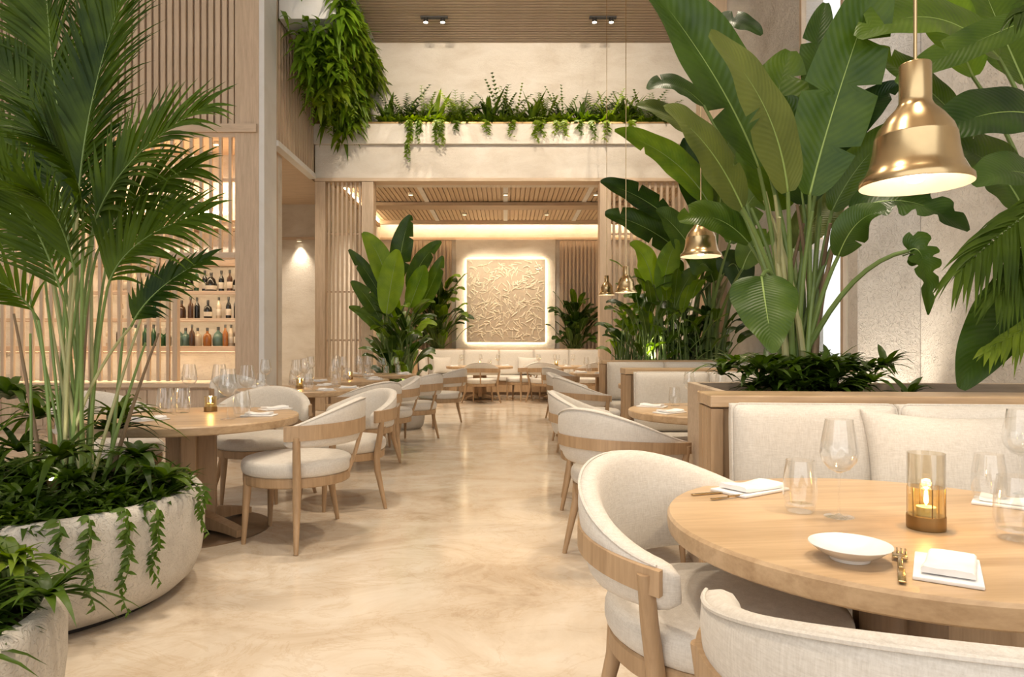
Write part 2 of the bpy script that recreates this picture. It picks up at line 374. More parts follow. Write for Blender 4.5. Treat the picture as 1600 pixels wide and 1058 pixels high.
slat_screen('slat_screen', 'tall open screen of pale wood slats beside the corridor wall', -3.33, -2.66, YB + 0.08, 0, 4.23, 0.082, 0.036,
            [(0.5, .03), (1.3, .03), (2.2, .03), (3.28, .03)])
slat_screen('slat_screen', 'tall wood slat screen behind the leafy plants right of the opening', 1.95, XR - 0.3, YB + 0.08, 0, 4.23, 0.11, 0.045,
            [(0.5, .03), (1.9, .03), (3.28, .03)])

# back room
YK = 18.0
sbox('wall_back', -3.5, XR, YK, YK + 0.2, 0, 4.6, 'limestone')
sbox('wall_back_room_left', -3.5, -3.3, 12.9, YK, 0, 4.6, 'limestone')
cb = sbox('ceiling_back', -3.3, XR, 13.2, YK, 4.46, 4.6, 'oak_pale_y')
bs = MB().box(0, 0.08, 0, YK - 0.35 - 13.2, -0.035, 0).mesh('slat', 'oak_pale_y', False)
for k in range(70): place('slat', bs, cb, (-3.28 + k * 0.1, 13.2, 4.459))
for x in (-1.75, 0.0, 1.75): MB().box(x - .05, x + .05, 13.2, YK - 0.35, 4.405, 4.424).build('batten', 'pale_stone', cb, False)
MB().box(-3.3, XR, 15.25, 15.75, 4.33, 4.404).build('cross_beam', 'oak_grey', cb, False)
MB().box(-3.3, XR, YK - 0.42, YK - 0.34, 4.33, 4.46).build('cove_lip', 'oak_pale_x', cb, False)
MB().box(-3.3, -3.22, 13.2, YK - 0.42, 4.25, 4.33).build('side_lip', 'oak_pale_y', cb, False)
cv = thing('cove_light', 'bright warm strip of cove light along the top of the back wall', 'light', (0, YK - 0.2, 4.42))
MB().box(-3.25, XR - 0.05, -0.02, 0.02, -0.02, 0.02).build('led_strip', 'led', cv, False)
cv2 = thing('cove_light', 'short warm cove light strip on the side wall of the back room', 'light', (-3.26, 15.5, 4.38))
MB().box(-0.015, 0.015, -2.2, 2.0, -0.02, 0.02).build('led_strip', 'led', cv2, False)
sbox('trim_6', -3.3, XR, YK - 0.06, YK, 3.98, 4.04, 'oak_pale_x')
sbox('wall_art_panel', -1.30, 1.30, YK - 0.16, YK, 0, 3.98, 'limestone', 0.01)
slat_screen('slat_screen', 'narrow wood slat screen left of the glowing gold artwork', -2.6, -1.42, YK - 0.12, 0.9, 3.96, 0.10, 0.05, [(1.5, .03), (2.6, .03)], 'oak_pale', 0.04, (0.9, 3.96))
slat_screen('slat_screen', 'narrow wood slat screen right of the glowing gold artwork', 1.42, 2.45, YK - 0.12, 0.9, 3.96, 0.10, 0.05, [(1.5, .03), (2.85, .03)], 'oak_pale', 0.04, (0.9, 3.96))

# artwork: gold relief panel with a halo of light behind it
A0, A1 = at(729, 405, 17.75), at(852, 535, 17.75)
art = thing('artwork', 'square gold relief artwork glowing with light around its edges on the back wall', 'artwork', ((A0.x + A1.x) / 2, 17.75, A1.z))
aw, ah = (A1.x - A0.x), (A0.z - A1.z)
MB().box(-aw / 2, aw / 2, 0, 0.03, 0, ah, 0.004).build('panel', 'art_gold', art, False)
rng = random.Random(5); rel = MB()
for k in range(380):
    x = rng.uniform(-aw / 2 + .06, aw / 2 - .06); z = rng.uniform(.05, ah - .05); a = rng.uniform(0, 6.28); pts = []
    bend = rng.uniform(-9, 9); step = rng.uniform(.02, .035)
    for j in range(8):
        if abs(x) < aw / 2 - .02 and .02 < z < ah - .02: pts.append((x, 0.0, z))
        x += math.cos(a) * step; z += math.sin(a) * step; a += bend * step
    if len(pts) > 3: rel.tube(pts, [0.006] + [rng.uniform(.010, .021)] * (len(pts) - 2) + [0.006], 6)
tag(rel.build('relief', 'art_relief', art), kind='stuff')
hl = MB(); e = 0.035
hl.box(-aw / 2, aw / 2, 0.04, 0.07, ah - e, ah - .005).box(-aw / 2, aw / 2, 0.04, 0.07, .005, e).box(-aw / 2 + .005, -aw / 2 + e, 0.04, 0.07, e, ah - e).box(aw / 2 - e, aw / 2 - .005, 0.04, 0.07, e, ah - e)
hl.build('halo_light', 'led', art, False)

# ------------------------------------------------------------------ spotlights on the main ceiling
def twin_spot(x, y, label):
    t = thing('ceiling_spotlight', label, 'spotlight', (x, y, ZC - 0.05), 0, 'twin spotlights on the slatted ceiling')
    MB().box(-.24, .24, -.04, .04, -.03, 0).build('mounting_bar', 'black_metal', t, False)
    for s in (-.15, .15):
        h = MB().lathe([(.0, 0), (.035, 0), (.05, -.07), (.045, -.07), (.0, -.055)], 16, (s, 0, -.03)).build('spot_head', 'black_metal', t)
        MB().lathe([(.0, -.058), (.04, -.06), (.04, -.072), (.0, -.078)], 16, (s, 0, -.03)).build('bulb_lens', 'bulb', h)
        if y > 12: aim, pw, an = (x + s * 2, y - 1.0, 0), .45, 80
        elif y > 8: aim, pw, an = (x * .8 + s * 4, 13.1, 5.3), 0.52, 95          # this row is turned to the planted beam and the wall above
        else: aim, pw, an = (x + s * 2, y - 0.3, 0), .5, 90
        spot('spot_beam', (x + s, y, ZC - 0.18), aim, SPOT_W * pw, an, 1.0)
twin_spot(-1.27, 12.15, 'left pair of small ceiling spotlights above the planted beam')
twin_spot(1.73, 12.15, 'right pair of small ceiling spotlights above the planted beam')
for y, w_ in ((8.6, 'turned to the beam'), (5.2, 'over the middle tables'), (1.9, 'over the foreground table')):  # rows out of view, kept for the light they give
    for x in (-1.27, 1.73): twin_spot(x, y, ('left' if x < 0 else 'right') + ' pair of unseen ceiling spotlights ' + w_)
def downlight(x, y, z, label, pw=DOWN_W, ang=80, grp='recessed downlights', mat='black_metal', aim=None):
    t = thing('downlight', label, 'spotlight', (x, y, z), 0, grp)
    MB().lathe([(.0, 0), (.06, 0), (.06, -.045), (.05, -.05), (.04, -.02), (.0, -.02)], 16).build('housing', 'lamp_white', t)
    MB().lathe([(.0, -.021), (.038, -.021), (.038, -.03), (.0, -.034)], 14).build('bulb_lens', 'bulb', t)
    spot('down_beam', (x, y, z - 0.07), aim or (x, y, 0), pw, ang, 0.9)
downlight(-4.5, 14.90, 3.52, 'small downlight washing the corridor wall behind the pale column', 60, 80)
for k, (x, y) in enumerate(((-4.5, 12.3), (-4.6, 13.6), (-5.9, 13.0))): downlight(x, y, 4.3, 'added downlight in the wooden soffit over the corridor, ' + ['front', 'middle', 'rear'][k], 130, 120)  # extra lamps added to brighten the dark soffit and corridor
for k, x in enumerate((-7.4, -6.4, -5.4, -4.4)): downlight(x, 10.4, 4.3, 'added downlight above the bottle shelves, ' + ['leftmost', 'second from the left', 'third from the left', 'rightmost'][k], 130, 140)  # lamps added to lighten the dark bar interior
for k, (x, y) in enumerate(((-2.0, 14.4), (0.0, 14.4), (1.9, 14.4), (-1.0, 16.6), (1.0, 16.6))):
    downlight(x, y, 4.42, 'small recessed downlight in the back room ceiling, ' + ['front left', 'front middle', 'front right', 'rear left', 'rear right'][k], 300 if k < 3 else 170, 120 if k < 3 else 70, aim=None if k < 3 else (x * .3, 17.75, 2.3))

# ------------------------------------------------------------------ bar behind the slat screen
scr = thing('bar_screen', 'tall pale wood slat screen in front of the bottle shelves on the left', 'screen', (0, 9.96, 0))
X0, X1, XS = -8.2, -3.95, -4.86
def slats(x0, x1, pitch, w, z0, z1):
    me = MB().box(0, w, 0, 0.045, 0, z1 - z0).mesh('slat', 'oak_pale', False); n = int((x1 - x0) / pitch)
    for k in range(n): place('slat', me, scr, (x1 - pitch * (k + 1) + (pitch - w) / 2, 0, z0))
slats(X0, X1, 0.100, 0.066, 4.32, ZC)
slats(X0, X1, 0.142, 0.042, 2.56, 4.24)
slats(X0, XS, 0.142, 0.046, 0.68, 2.48)
for z, h in ((4.28, .08), (3.63, .04), (2.52, .08)): MB().box(X0, X1, 0.0 if h > .05 else 0.046, 0.09, z - h / 2, z + h / 2).build('rail', 'oak_pale_x', scr, False)
MB().box(X0, X1, 0.06, 0.09, 4.32, ZC).build('back_panel', 'oak_pale', scr, False)
MB().box(XS, XS + 0.07, 0.0, 0.09, 0.68, 2.48).build('post', 'oak_pale', scr, False)

bc = thing('bar_counter', 'low pale wood bar counter with plank front below the bottle shelves', 'counter', (0, 9.72, 0))
MB().box(X0, X1, 0, 0.9, 0.60, 0.66, 0.006).build('counter_top', 'oak_pale_x', bc, False)
MB().box(X0, X1, 0.12, 0.9, 0, 0.599).build('body', 'oak_pale', bc, False)
pm = MB().box(0, 0.29, 0, 0.02, 0.05, 0.56, 0.004).mesh('plank', 'oak_pale', False)
for k in range(14): place('plank', pm, bc, (X1 - 0.3 * (k + 1), 0.098, 0))
SH = [(1.19, .085), (1.625, .03), (2.05, .03), (2.53, .06)]
for k, (z, h) in enumerate(SH):
    nm = ['bottom', 'second', 'third', 'top'][k]
    t = thing('bar_shelf', nm + ' back-bar shelf with a warm light strip beneath it', 'shelf', (0, 10.6, z - h))
    MB().box(X0, X1 - .02, 0, 0.46, 0, h, 0.003).build('board', 'oak_pale_x', t, False)
    MB().box(X0, X1 - .02, 0, 0.012, -0.03, -0.001).build('front_lip', 'oak_pale_x', t, False)
    MB().box(X0, X1 - .06, 0.03, 0.055, -0.018, -0.001).build('led_strip', 'led', t, False)
bu = thing('bar_bulkhead', 'lit cove panel above the bar shelves seen through the slats', 'panel', (0, 10.6, 3.2))
MB().box(X0, X1 - .02, 0.30, 0.46, 0, 0.6).build('board', 'oak_pale_x', bu, False)
MB().box(X0, X1 - .5, 0.27, 0.295, 0.1, 0.14).build('led_strip', 'led', bu, False)

# bottles
BP = {'round': [(.0, 0), (.040, 0), (.042, .01), (.042, .19), (.036, .22), (.016, .255), (.014, .30)],
      'squat': [(.0, 0), (.058, 0), (.062, .01), (.064, .13), (.052, .18), (.020, .205), (.016, .25)],
      'tall': [(.0, 0), (.034, 0), (.036, .01), (.036, .23), (.014, .29), (.012, .345)],
      'jug': [(.0, 0), (.075, 0), (.085, .02), (.085, .12), (.06, .20), (.022, .235), (.018, .265)]}
BM = {}
def bottle_meshes(shape, mat):
    if (shape, mat) in BM: return BM[(shape, mat)]
    pr = BP[shape]; top = pr[-1]; r = pr[3][0]
    b = MB().lathe(pr, 16).mesh('glass_body', mat)
    c = MB().lathe([(top[0] * 1.25, top[1] - .012), (top[0] * 1.3, top[1] + .035), (top[0] * 1.1, top[1] + .04)], 12).mesh('cap', 'cap_black')
    zb = pr[3][1]
    lb = MB().lathe([(r * .99, zb * .25), (r * 1.015, zb * .26), (r * 1.015, zb * .78), (r * .99, zb * .79)], 16).mesh('paper_label', 'paper_label')
    BM[(shape, mat)] = (b, c, lb); return BM[(shape, mat)]
CN = {'bottle_black': 'black', 'bottle_green': 'dark green', 'bottle_amber': 'amber', 'bottle_teal': 'grey-green', 'bottle_brown': 'dark brown', 'bottle_pale': 'clear'}
SN = {'round': 'bottle', 'squat': 'squat bottle', 'tall': 'slim bottle', 'jug': 'wide jug bottle'}
rng = random.Random(11)
rows = [('top bottle row', 2.05, [(180, 'tall', 5, 0), (197, 'round', 5, 1), (211, 'round', 5, 1), (229, 'squat', 5, 0), (243, 'round', 0, 0), (262, 'tall', 1, 0), (281, 'squat', 0, 1), (296, 'squat', 0, 1), (307, 'tall', 1, 1), (320, 'round', 0, 1), (330, 'jug', 0, 1), (346, 'round', 0, 1), (359, 'round', 4, 1), (370, 'squat', 0, 1)]),
        ('middle bottle row', 1.625, [(188, 'round', 5, 1), (206, 'tall', 1, 0), (226, 'squat', 0, 0), (243, 'round', 1, 0), (263, 'tall', 1, 0), (284, 'squat', 4, 0), (298, 'round', 4, 0), (308, 'round', 0, 0), (325, 'squat', 0, 1), (342, 'round', 5, 1), (357, 'round', 0, 1), (369, 'tall', 0, 0), (376, 'round', 4, 0)]),
        ('bottom bottle row', 1.19, [(170, 'round', 5, 1), (186, 'round', 4, 0), (198, 'squat', 5, 0), (212, 'round', 5, 1), (227, 'round', 1, 0), (240, 'round', 1, 0), (250, 'squat', 1, 0), (261, 'squat', 1, 0), (279, 'jug', 3, 0), (290, 'squat', 3, 0), (300, 'round', 4, 0), (309, 'squat', 5, 0), (324, 'squat', 2, 0), (341, 'jug', 3, 0), (352, 'round', 2, 0), (361, 'round', 5, 1), (370, 'round', 4, 1), (377, 'round', 4, 0)])]
for rn, z, items in rows:
    for k, (px, sh, ci, lab) in enumerate(items):
        mt = BOT[ci][0]; b, c, lb = bottle_meshes(sh, mt); y = 10.74 + (k % 2) * 0.09 + (0.06 if sh == 'jug' else 0)
        n = len(items); pos = (ORD[k] + ' from the left') if k < n / 2 else (ORD[n - 1 - k] + ' from the right')
        t = thing('liquor_bottle', '%s %s%s, %s in the %s' % (CN[mt], SN[sh], ' with pale label' if lab else '', pos, rn), 'bottle',
                  ((px - VX) * y / F, y, z + .001), rng.uniform(-.3, .3), 'bottles in the ' + rn)
        place('glass_body', b, t); place('cap', c, t)
        if lab: place('paper_label', lb, t)

# ------------------------------------------------------------------ tableware
WG = (MB().lathe([(.004, .118), (.026, .128), (.044, .15), (.049, .172), (.045, .205), (.035, .262), (.0345, .262), (.0440, .205), (.0478, .172), (.043, .152), (.025, .131), (.0, .126)], 28).mesh('bowl', 'glass'),
      MB().lathe([(.006, .006), (.0035, .02), (.003, .07), (.0035, .11), (.008, .122)], 10).mesh('stem', 'glass'),
      MB().lathe([(.0, 0), (.038, 0), (.038, .0015), (.012, .004), (.005, .008), (.0, .009)], 28).mesh('foot', 'glass'))
TB = (MB().lathe([(.0, 0), (.034, 0), (.040, .012), (.0455, .045), (.044, .09), (.037, .142), (.036, .142), (.0428, .09), (.044, .045), (.036, .02), (.0, .017)], 28).mesh('tumbler_glass', 'glass'),)
def wine_glass(p, label, grp, s=1.0):
    t = thing('wine_glass', label, 'glass', p, 0, grp)
    for nm, me in zip(('bowl', 'stem', 'foot'), WG): place(nm, me, t)
    t.scale = (s, s, s); return t
def tumbler(p, label, grp, s=1.0):
    o = tag(place('tumbler', TB[0], None, p), label, 'glass', grp); o.scale = (s, s, s); return o
CH = (MB().lathe([(.0, 0), (.043, 0), (.044, .004), (.044, .034), (.0, .034)], 24).mesh('brass_base', 'brass_dark'),
      MB().lathe([(.0415, .0345), (.0415, .105), (.0400, .105), (.0400, .0345)], 24).mesh('amber_glass', 'glass_amber'),
      MB().lathe([(.0428, .1055), (.0428, .19), (.0412, .19), (.0412, .1055)], 24).mesh('glass_cylinder', 'glass_smoke'),
      MB().lathe([(.0, .0345), (.022, .0345), (.022, .055), (.0, .053)], 16).mesh('wax_candle', 'wax'),
      MB().lathe([(.0, .058), (.0048, .066), (.0055, .074), (.003, .092), (.0, .106)], 10).mesh('flame', 'flame'))
CRIB = MB()
for a in range(6): CRIB.tube([(.0418 * math.cos(a * 1.047 + .3), .0418 * math.sin(a * 1.047 + .3), z) for z in (.034, .105)], .0016, 6)
CRIB = CRIB.mesh('brass_rib', 'brass_dark')
def candle(p, label, tall=True, pw=0.6):
    t = thing('candle_holder', label, 'candle', p, 0, 'candle holders on the tables')
    for k, nm in enumerate(('brass_base', 'amber_glass', 'glass_cylinder', 'wax_candle', 'flame')):
        if k == 2 and not tall: continue
        place(nm, CH[k], t)
    if tall: place('brass_rib', CRIB, t)
    point('candle_glow', (p[0], p[1], p[2] + .10), pw, (1, .6, .25), .012)
    return t
def nap_mesh():
    b = MB(); b.box(-.07, .07, -.115, .115, 0, .009, .003); return b.mesh('lower_fold', 'napkin')
def nap_top():
    b = MB(); n = 10; vs = []; fs = []          # a folded cloth, rolled over at its near and far ends
    for i in range(n + 1):
        u = i / n; y = -.088 + .18 * u; zt = .0245 + .004 * math.cos((u - .05) * 6.3); zb = .0095 + (.002 if 0 < i < n else .004)
        w = .054 * (1 - .05 * u); o = .012 * u
        for x in (-1, -.9, -.4, .3, .88, 1): vs.append((x * w + o, y, zt - (.006 if abs(x) == 1 else 0) + .0015 * math.sin(x * 4 + u * 2)))
        for x in (1, -1): vs.append((x * w + o, y, zb))
    for i in range(n):
        for k in range(8): fs.append((i * 8 + k, i * 8 + (k + 1) % 8, i * 8 + 8 + (k + 1) % 8, i * 8 + 8 + k))
    fs += [tuple(reversed(range(8))), tuple(range(n * 8, n * 8 + 8))]
    return b.add(vs, fs).mesh('upper_fold', 'napkin', True, 50)
NAP = (nap_mesh(), nap_top())
def napkin(p, rz, label, grp, s=1.0):
    t = thing('napkin', label, 'napkin', p, rz, grp); place('lower_fold', NAP[0], t); place('upper_fold', NAP[1], t); t.scale = (s, s, s); return t
def fork_mesh():
    b = MB(); b.box(-.0055, .0055, -.095, -.03, .003, .006, .0012).box(-.0035, .0035, -.03, .03, .005, .009, .001)
    b.box(-.011, .011, .03, .05, .004, .0075, .001)
    for x in (-.0093, -.0031, .0031, .0093): b.box(x - .0015, x + .0015, .05, .095, .003, .006, .0006)
    return b.mesh('fork', 'brass')
def knife_mesh():
    b = MB(); b.box(-.006, .006, -.11, -.01, .001, .006, .0015).box(-.008, .008, -.01, .11, .002, .004, .0008); return b.mesh('knife', 'brass')
FORK, KNIFE = fork_mesh(), knife_mesh()

# stemware hanging upside down over the bottle shelves
gr = thing('glass_rack', 'wooden rack holding upside-down wine glasses above the bottle shelves', 'rack', (0, 10.62, 3.02))
MB().box(X0, X1 - .02, 0, .30, 0, .03, .003).build('rack_board', 'oak_pale_x', gr, False)
for k in range(12):
    MB().box(X1 - .12 - k * .17, X1 - .09 - k * .17, .02, .28, -.03, -.001).build('rack_slot', 'oak_pale_y', gr, False)
for k in range(11):
    w_ = wine_glass((X1 - .19 - k * .17, 10.74, 3.019), 'wine glass hanging upside down above the bottle shelves, %s from the right' % ORD[k], 'hanging stemware over the bar', 1.15)
    w_.rotation_euler = (math.pi, 0, 0)

# ------------------------------------------------------------------ tables
ZT = 0.74
def round_table(c, r, label, style='cross', rz=0.3):
    t = thing('round_table', label, 'table', (c[0], c[1], 0), rz, 'round oak dining tables')
    e = 0.055
    MB().lathe([(.0, ZT - e), (r - .012, ZT - e), (r - .003, ZT - e + .006), (r, ZT - e + .02), (r, ZT - .008), (r - .006, ZT), (.0, ZT)], 72).build('table_top', 'oak_top', t, True, 30)
    MB().lathe([(.0, 0), (.49, 0), (.49, .008), (.47, .012), (.0, .012)], 40).build('base_plate', 'bronze_plate', t, True, 30)
    if style == 'cross':
        MB().box(-.15, .15, -.045, .045, .06, ZT - e, .008).build('pedestal_board', 'oak', t, False)
        for s in (1, -1): MB().box(-.045, .045, *sorted((s * .046, s * .15)), .06, ZT - e, .008).build('pedestal_board', 'oak', t, False)
    else:
        for k in range(4):
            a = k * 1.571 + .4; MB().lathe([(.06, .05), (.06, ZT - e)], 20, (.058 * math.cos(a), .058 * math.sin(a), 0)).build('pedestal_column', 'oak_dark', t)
    for k in range(4):
        a = k * math.pi / 2 + .785; d = Vector((math.cos(a), math.sin(a), 0))
        b = MB(); n = 8; vs = []; fs = []; w = Vector((-d.y, d.x, 0))
        for j in range(n + 1):
            u = j / n; x = .06 + .40 * u; zt = .13 - .075 * u ** 1.3; zb = .012 + .022 * math.sin(math.pi * u) * (1 - u * .2); hw = .042 - .006 * u
            vs += [d * x + w * hw + Vector((0, 0, zb)), d * x - w * hw + Vector((0, 0, zb)), d * x - w * hw + Vector((0, 0, zt)), d * x + w * hw + Vector((0, 0, zt))]
        for j in range(n):
            for q in range(4): fs.append((j * 4 + q, j * 4 + (q + 1) % 4, j * 4 + 4 + (q + 1) % 4, j * 4 + 4 + q))
        fs += [(3, 2, 1, 0), (n * 4, n * 4 + 1, n * 4 + 2, n * 4 + 3)]
        b.add(vs, fs).build('foot', 'oak', t, True, 35)
    return t
TABLES = {'R1': ((1.03, 1.79), .59, 'large foreground round oak table set with plate, fork and candle', 'foreground table'),
          'R2': ((1.47, 4.9), .58, 'round oak table in front of the second banquette on the right', 'table before the second banquette'),
          'R3': ((1.95, 8.15), .6, 'round oak table hidden behind the second banquette on the right', 'table before the third banquette'),
          'R4': ((1.68, 11.6), .6, 'farthest round oak table on the right, beyond the third banquette', 'table beyond the third banquette'),
          'L1': ((-2.05, 4.46), .67, 'round oak table on the left nearest the palm planter', 'table nearest the palm'),
          'L2': ((-2.20, 7.33), .66, 'second round oak table on the left, in front of the pale column', 'table before the pale column'),
          'L3': ((-2.25, 9.26), .66, 'third round oak table on the left, just past the pale column', 'table just past the pale column'),
          'L4': ((-2.02, 11.0), .58, 'fourth round oak table on the left, in front of the big leafy plant', 'table before the big leafy plant'),
          'F1': ((-0.58, 15.3), .75, 'round oak table in the back room left of the aisle end', 'left back-room table'),
          'F2': ((1.15, 15.5), .75, 'round oak table in the back room right of the aisle end', 'right back-room table')}
for k, (c, r, lab, _) in TABLES.items(): round_table(c, r, lab, 'columns' if k == 'R1' else 'cross', 0.3 if k[0] == 'L' else 0.1)
def tp(px, py): Y = F * (H - ZT) / (py - VY); return ((px - VX) * Y / F, Y, ZT + .0005)
# foreground table, item by item
G = 'place settings on the foreground table'
napkin(tp(1172, 767), -1.0, 'folded white napkin over brass cutlery at the left edge of the foreground table', G, .95)
for k, (px, py, a) in enumerate(((1128, 771, -.98), (1150, 778, -.9))):
    o = place('table_knife' if k == 0 else 'table_fork', KNIFE if k == 0 else FORK, None, tp(px, py), a - .25)
    tag(o, ['brass knife by the napkin at the left edge of the foreground table', 'brass fork beside the napkin at the left edge of the foreground table'][k], 'cutlery', 'brass cutlery')
tumbler(tp(1250, 799), 'clear tumbler left of the tall wine glass on the foreground table', G)
wine_glass(tp(1311, 808), 'tall clear wine glass left of the candle on the foreground table', G)
pl = thing('side_plate', 'small white porcelain bowl plate on the foreground table', 'plate', tp(1328, 874))
MB().lathe([(.0, 0), (.040, 0), (.042, .007), (.060, .015), (.0835, .033), (.0828, .0345), (.056, .020), (.030, .013), (.0, .012)], 48).build('dish', 'porcelain', pl)
fk = place('table_fork', FORK, None, tp(1407, 886), -0.50); fk.scale = (1.3, 1.3, 1.3)
tag(fk, 'small brass fork between white plate and folded napkin', 'cutlery', 'brass cutlery')
napkin(tp(1480, 893), -0.56, 'stack of folded white napkins right of the brass fork on the foreground table', G, .84)
candle(tp(1447, 826), 'tall smoked-glass candle holder with lit candle on the foreground table')
tumbler(tp(1545, 785), 'clear tumbler behind the candle near the right edge of the foreground table', G, 1.0)
wine_glass(tp(1594, 772), 'wine glass at the far right edge of the foreground table', G)
tumbler(tp(1588, 842), 'clear tumbler nearest the right picture edge on the foreground table', G, 1.05)
napkin(tp(1580, 790), 0.9, 'folded white napkin under the right-hand glasses on the foreground table', G, .8)
# other tables
def set_table(key, wines, tumbs, naps, cand, small=1.0):
    c, r, lab, short = TABLES[key]; grp = 'glasses on the ' + short
    def lab_(kind, k, n): return '%s on the %s' % ((kind + ', ' + (['leftmost', 'rightmost'][k] if n == 2 else (['leftmost'] + [o + ' from the left' for o in ORD[1:]])[k])) if n > 1 else kind, short)
    for fn, kind, L_ in ((wine_glass, 'clear wine glass', wines), (tumbler, 'clear tumbler', tumbs)):
        L_ = sorted(L_, key=sx)
        for k, p in enumerate(L_): fn(p, lab_(kind, k, len(L_)), grp, small)
    L_ = sorted(naps, key=sx)
    for k, p in enumerate(L_):
        d = Vector((c[0] - p[0], c[1] - p[1])); napkin(p, math.atan2(d.y, d.x) - 1.57, lab_('folded white napkin', k, len(L_)), 'napkins on the ' + short, .9)
    if cand: candle(cand, 'small amber candle holder with lit candle on the ' + short, False, .8)
def polar(key, angs, rr, da=0.0):
    c, r, *_ = TABLES[key]; return [(c[0] + (r - rr) * math.cos(math.radians(a) + da), c[1] + (r - rr) * math.sin(math.radians(a) + da), ZT + .0005) for a in angs]
set_table('L1', [tp(356, 655), tp(343, 633), tp(296, 632), tp(386, 637)], [tp(258, 645), tp(285, 645), tp(378, 652)], [tp(196, 643), tp(232, 657), tp(405, 650), tp(430, 640)], tp(329, 643), 1.2)
set_table('L2', polar('L2', (20, 100, 190, 280), .30), polar('L2', (20, 100, 190, 280), .26, .3), polar('L2', (5, 75, 165, 255, 315), .15), (-2.2, 7.3, ZT + .0005), 1.2)
set_table('L3', polar('L3', (10, 60, 110, 200, 290), .28), polar('L3', (20, 100, 190, 280), .26, .3), polar('L3', (-10, 45, 165, 255), .15), (-2.1, 9.2, ZT + .0005), 1.2)
set_table('L4', polar('L4', (40, 100, 190, 290), .28), polar('L4', (20, 190, 280), .26, .3), polar('L4', (-20, 40, 165, 255), .15), None)
set_table('R2', polar('R2', (60, 100), .24), polar('R2', (120,), .22), polar('R2', (150, 215, 270), .15), None)
set_table('R4', polar('R4', (100, 190), .28), polar('R4', (220,), .22), polar('R4', (150, 200, 250), .15), None)
set_table('F1', polar('F1', (30, 90, 150, 210, 330), .28), polar('F1', (60, 180, 300), .3), polar('F1', (20, 200, 250, 290), .15), (-.58, 15.3, ZT + .0005))
set_table('F2', polar('F2', (30, 90, 150, 210, 270), .28), polar('F2', (60, 180), .3), polar('F2', (200, 250, 290), .15), (1.15, 15.5, ZT + .0005))

# ------------------------------------------------------------------ chairs (built facing +Y, back at -Y)
R_ = math.radians
TE = R_(108)
HI = [0.0]
def z_top(a, TE=TE): return .675 + HI[0] + (.185 - HI[0]) * ((1 + math.cos(a * math.pi / TE)) / 2) ** .85
def z_bot(a): return .515 + .03 * (abs(a) / TE)
def band(mb, rad, zc, hh, th, ae, n=40):
    vs = []; fs = []
    for k in range(n + 1):
        a = -ae + 2 * ae * k / n; d = Vector((math.sin(a), -math.cos(a), 0)); z = zc(a)
        for r, dz in ((rad, -hh), (rad + th, -hh), (rad + th, hh), (rad, hh)): vs.append(d * r + Vector((0, 0, z + dz)))
    for k in range(n):
        for q in range(4): fs.append((k * 4 + q, k * 4 + (q + 1) % 4, k * 4 + 4 + (q + 1) % 4, k * 4 + 4 + q))
    fs += [(3, 2, 1, 0), (n * 4, n * 4 + 1, n * 4 + 2, n * 4 + 3)]
    return mb.add(vs, fs)
def back_shell(raise_=0.0, TE=TE):
    n, m = 48, 16; vs = []; fs = []; t = .038
    for k in range(n + 1):
        u = -1 + 2 * k / n; a = TE * u
        e = 1.0 if abs(u) < .9 else math.sqrt(max(0.02, 1 - ((abs(u) - .9) / .1) ** 2))
        zt, zb = z_top(a), z_bot(a) + raise_ * (1 - .35 * abs(u)); zc, hb = (zt + zb) / 2, (zt - zb) / 2
        d = Vector((math.sin(a), -math.cos(a), 0))
        for q in range(m):
            f = 2 * math.pi * q / m; cx, cz = math.cos(f), math.sin(f)
            cx = math.copysign(abs(cx) ** .65, cx); cz = math.copysign(abs(cz) ** .65, cz)
            z = zc + hb * cz * (.55 + .45 * e); lean = .045 * (z - .5) / .33
            vs.append(d * (.325 + lean + t * cx * e) + Vector((0, 0, z)))
    for k in range(n):
        for q in range(m): fs.append((k * m + q, k * m + (q + 1) % m, (k + 1) * m + (q + 1) % m, (k + 1) * m + q))
    fs += [tuple(reversed(range(m))), tuple(range(n * m, (n + 1) * m))]
    return MB().add(vs, fs).mesh('backrest', 'linen', True, 0)
def piping(TE=TE):
    pts = []
    for k in range(41):
        a = TE * .93 * (-1 + k / 20); z = z_top(a) - .012; d = Vector((math.sin(a), -math.cos(a), 0)); pts.append(d * (.325 + .045 * (z - .5) / .33 + .026) + Vector((0, 0, z + .004)))
    return MB().tube(pts, .0045, 6).mesh('piping', 'linen')
def cushion_round():
    p = [(.0, .405)]
    for k in range(13):
        f = -math.pi / 2 + math.pi * k / 12; p.append((.285 + .045 * math.copysign(abs(math.cos(f)) ** .7, 1) * (1 if k not in (0, 12) else 0), .452 + .047 * math.copysign(abs(math.sin(f)) ** .8, math.sin(f))))
    p += [(.2, .505), (.1, .511), (.0, .512)]
    return MB().lathe(p, 48, (0, .015, 0)).mesh('seat_cushion', 'linen', True, 0)
CHM = {'near': back_shell(.02), 'far': back_shell(.075, R_(86)), 'far_pipe': piping(R_(86)), 'far_band': band(MB(), .374, lambda a: .693 - .012 * abs(a), .043, .024, R_(84)).mesh('wood_band', 'oak', True, 35), 'pipe': piping(), 'seat': cushion_round(),
       'rail': MB().lathe([(.26, .35), (.312, .35), (.318, .356), (.318, .402), (.312, .408), (.26, .408), (.26, .35)], 48, (0, .015, 0)).mesh('seat_rail', 'oak', True, 35),
       'band': band(MB(), .374, lambda a: .668 - .035 * (abs(a) / TE) ** 2, .031, .022, math.radians(103)).mesh('wood_band', 'oak', True, 35),
       'brace': MB().tube([(0, -.385, .66), (0, -.345, .52), (0, -.30, .40)], [.012, .013, .014], 8).mesh('back_brace', 'oak')}
HI[0] = .07; CHM['high'] = back_shell(.02); CHM['high_pipe'] = piping(); HI[0] = 0.0
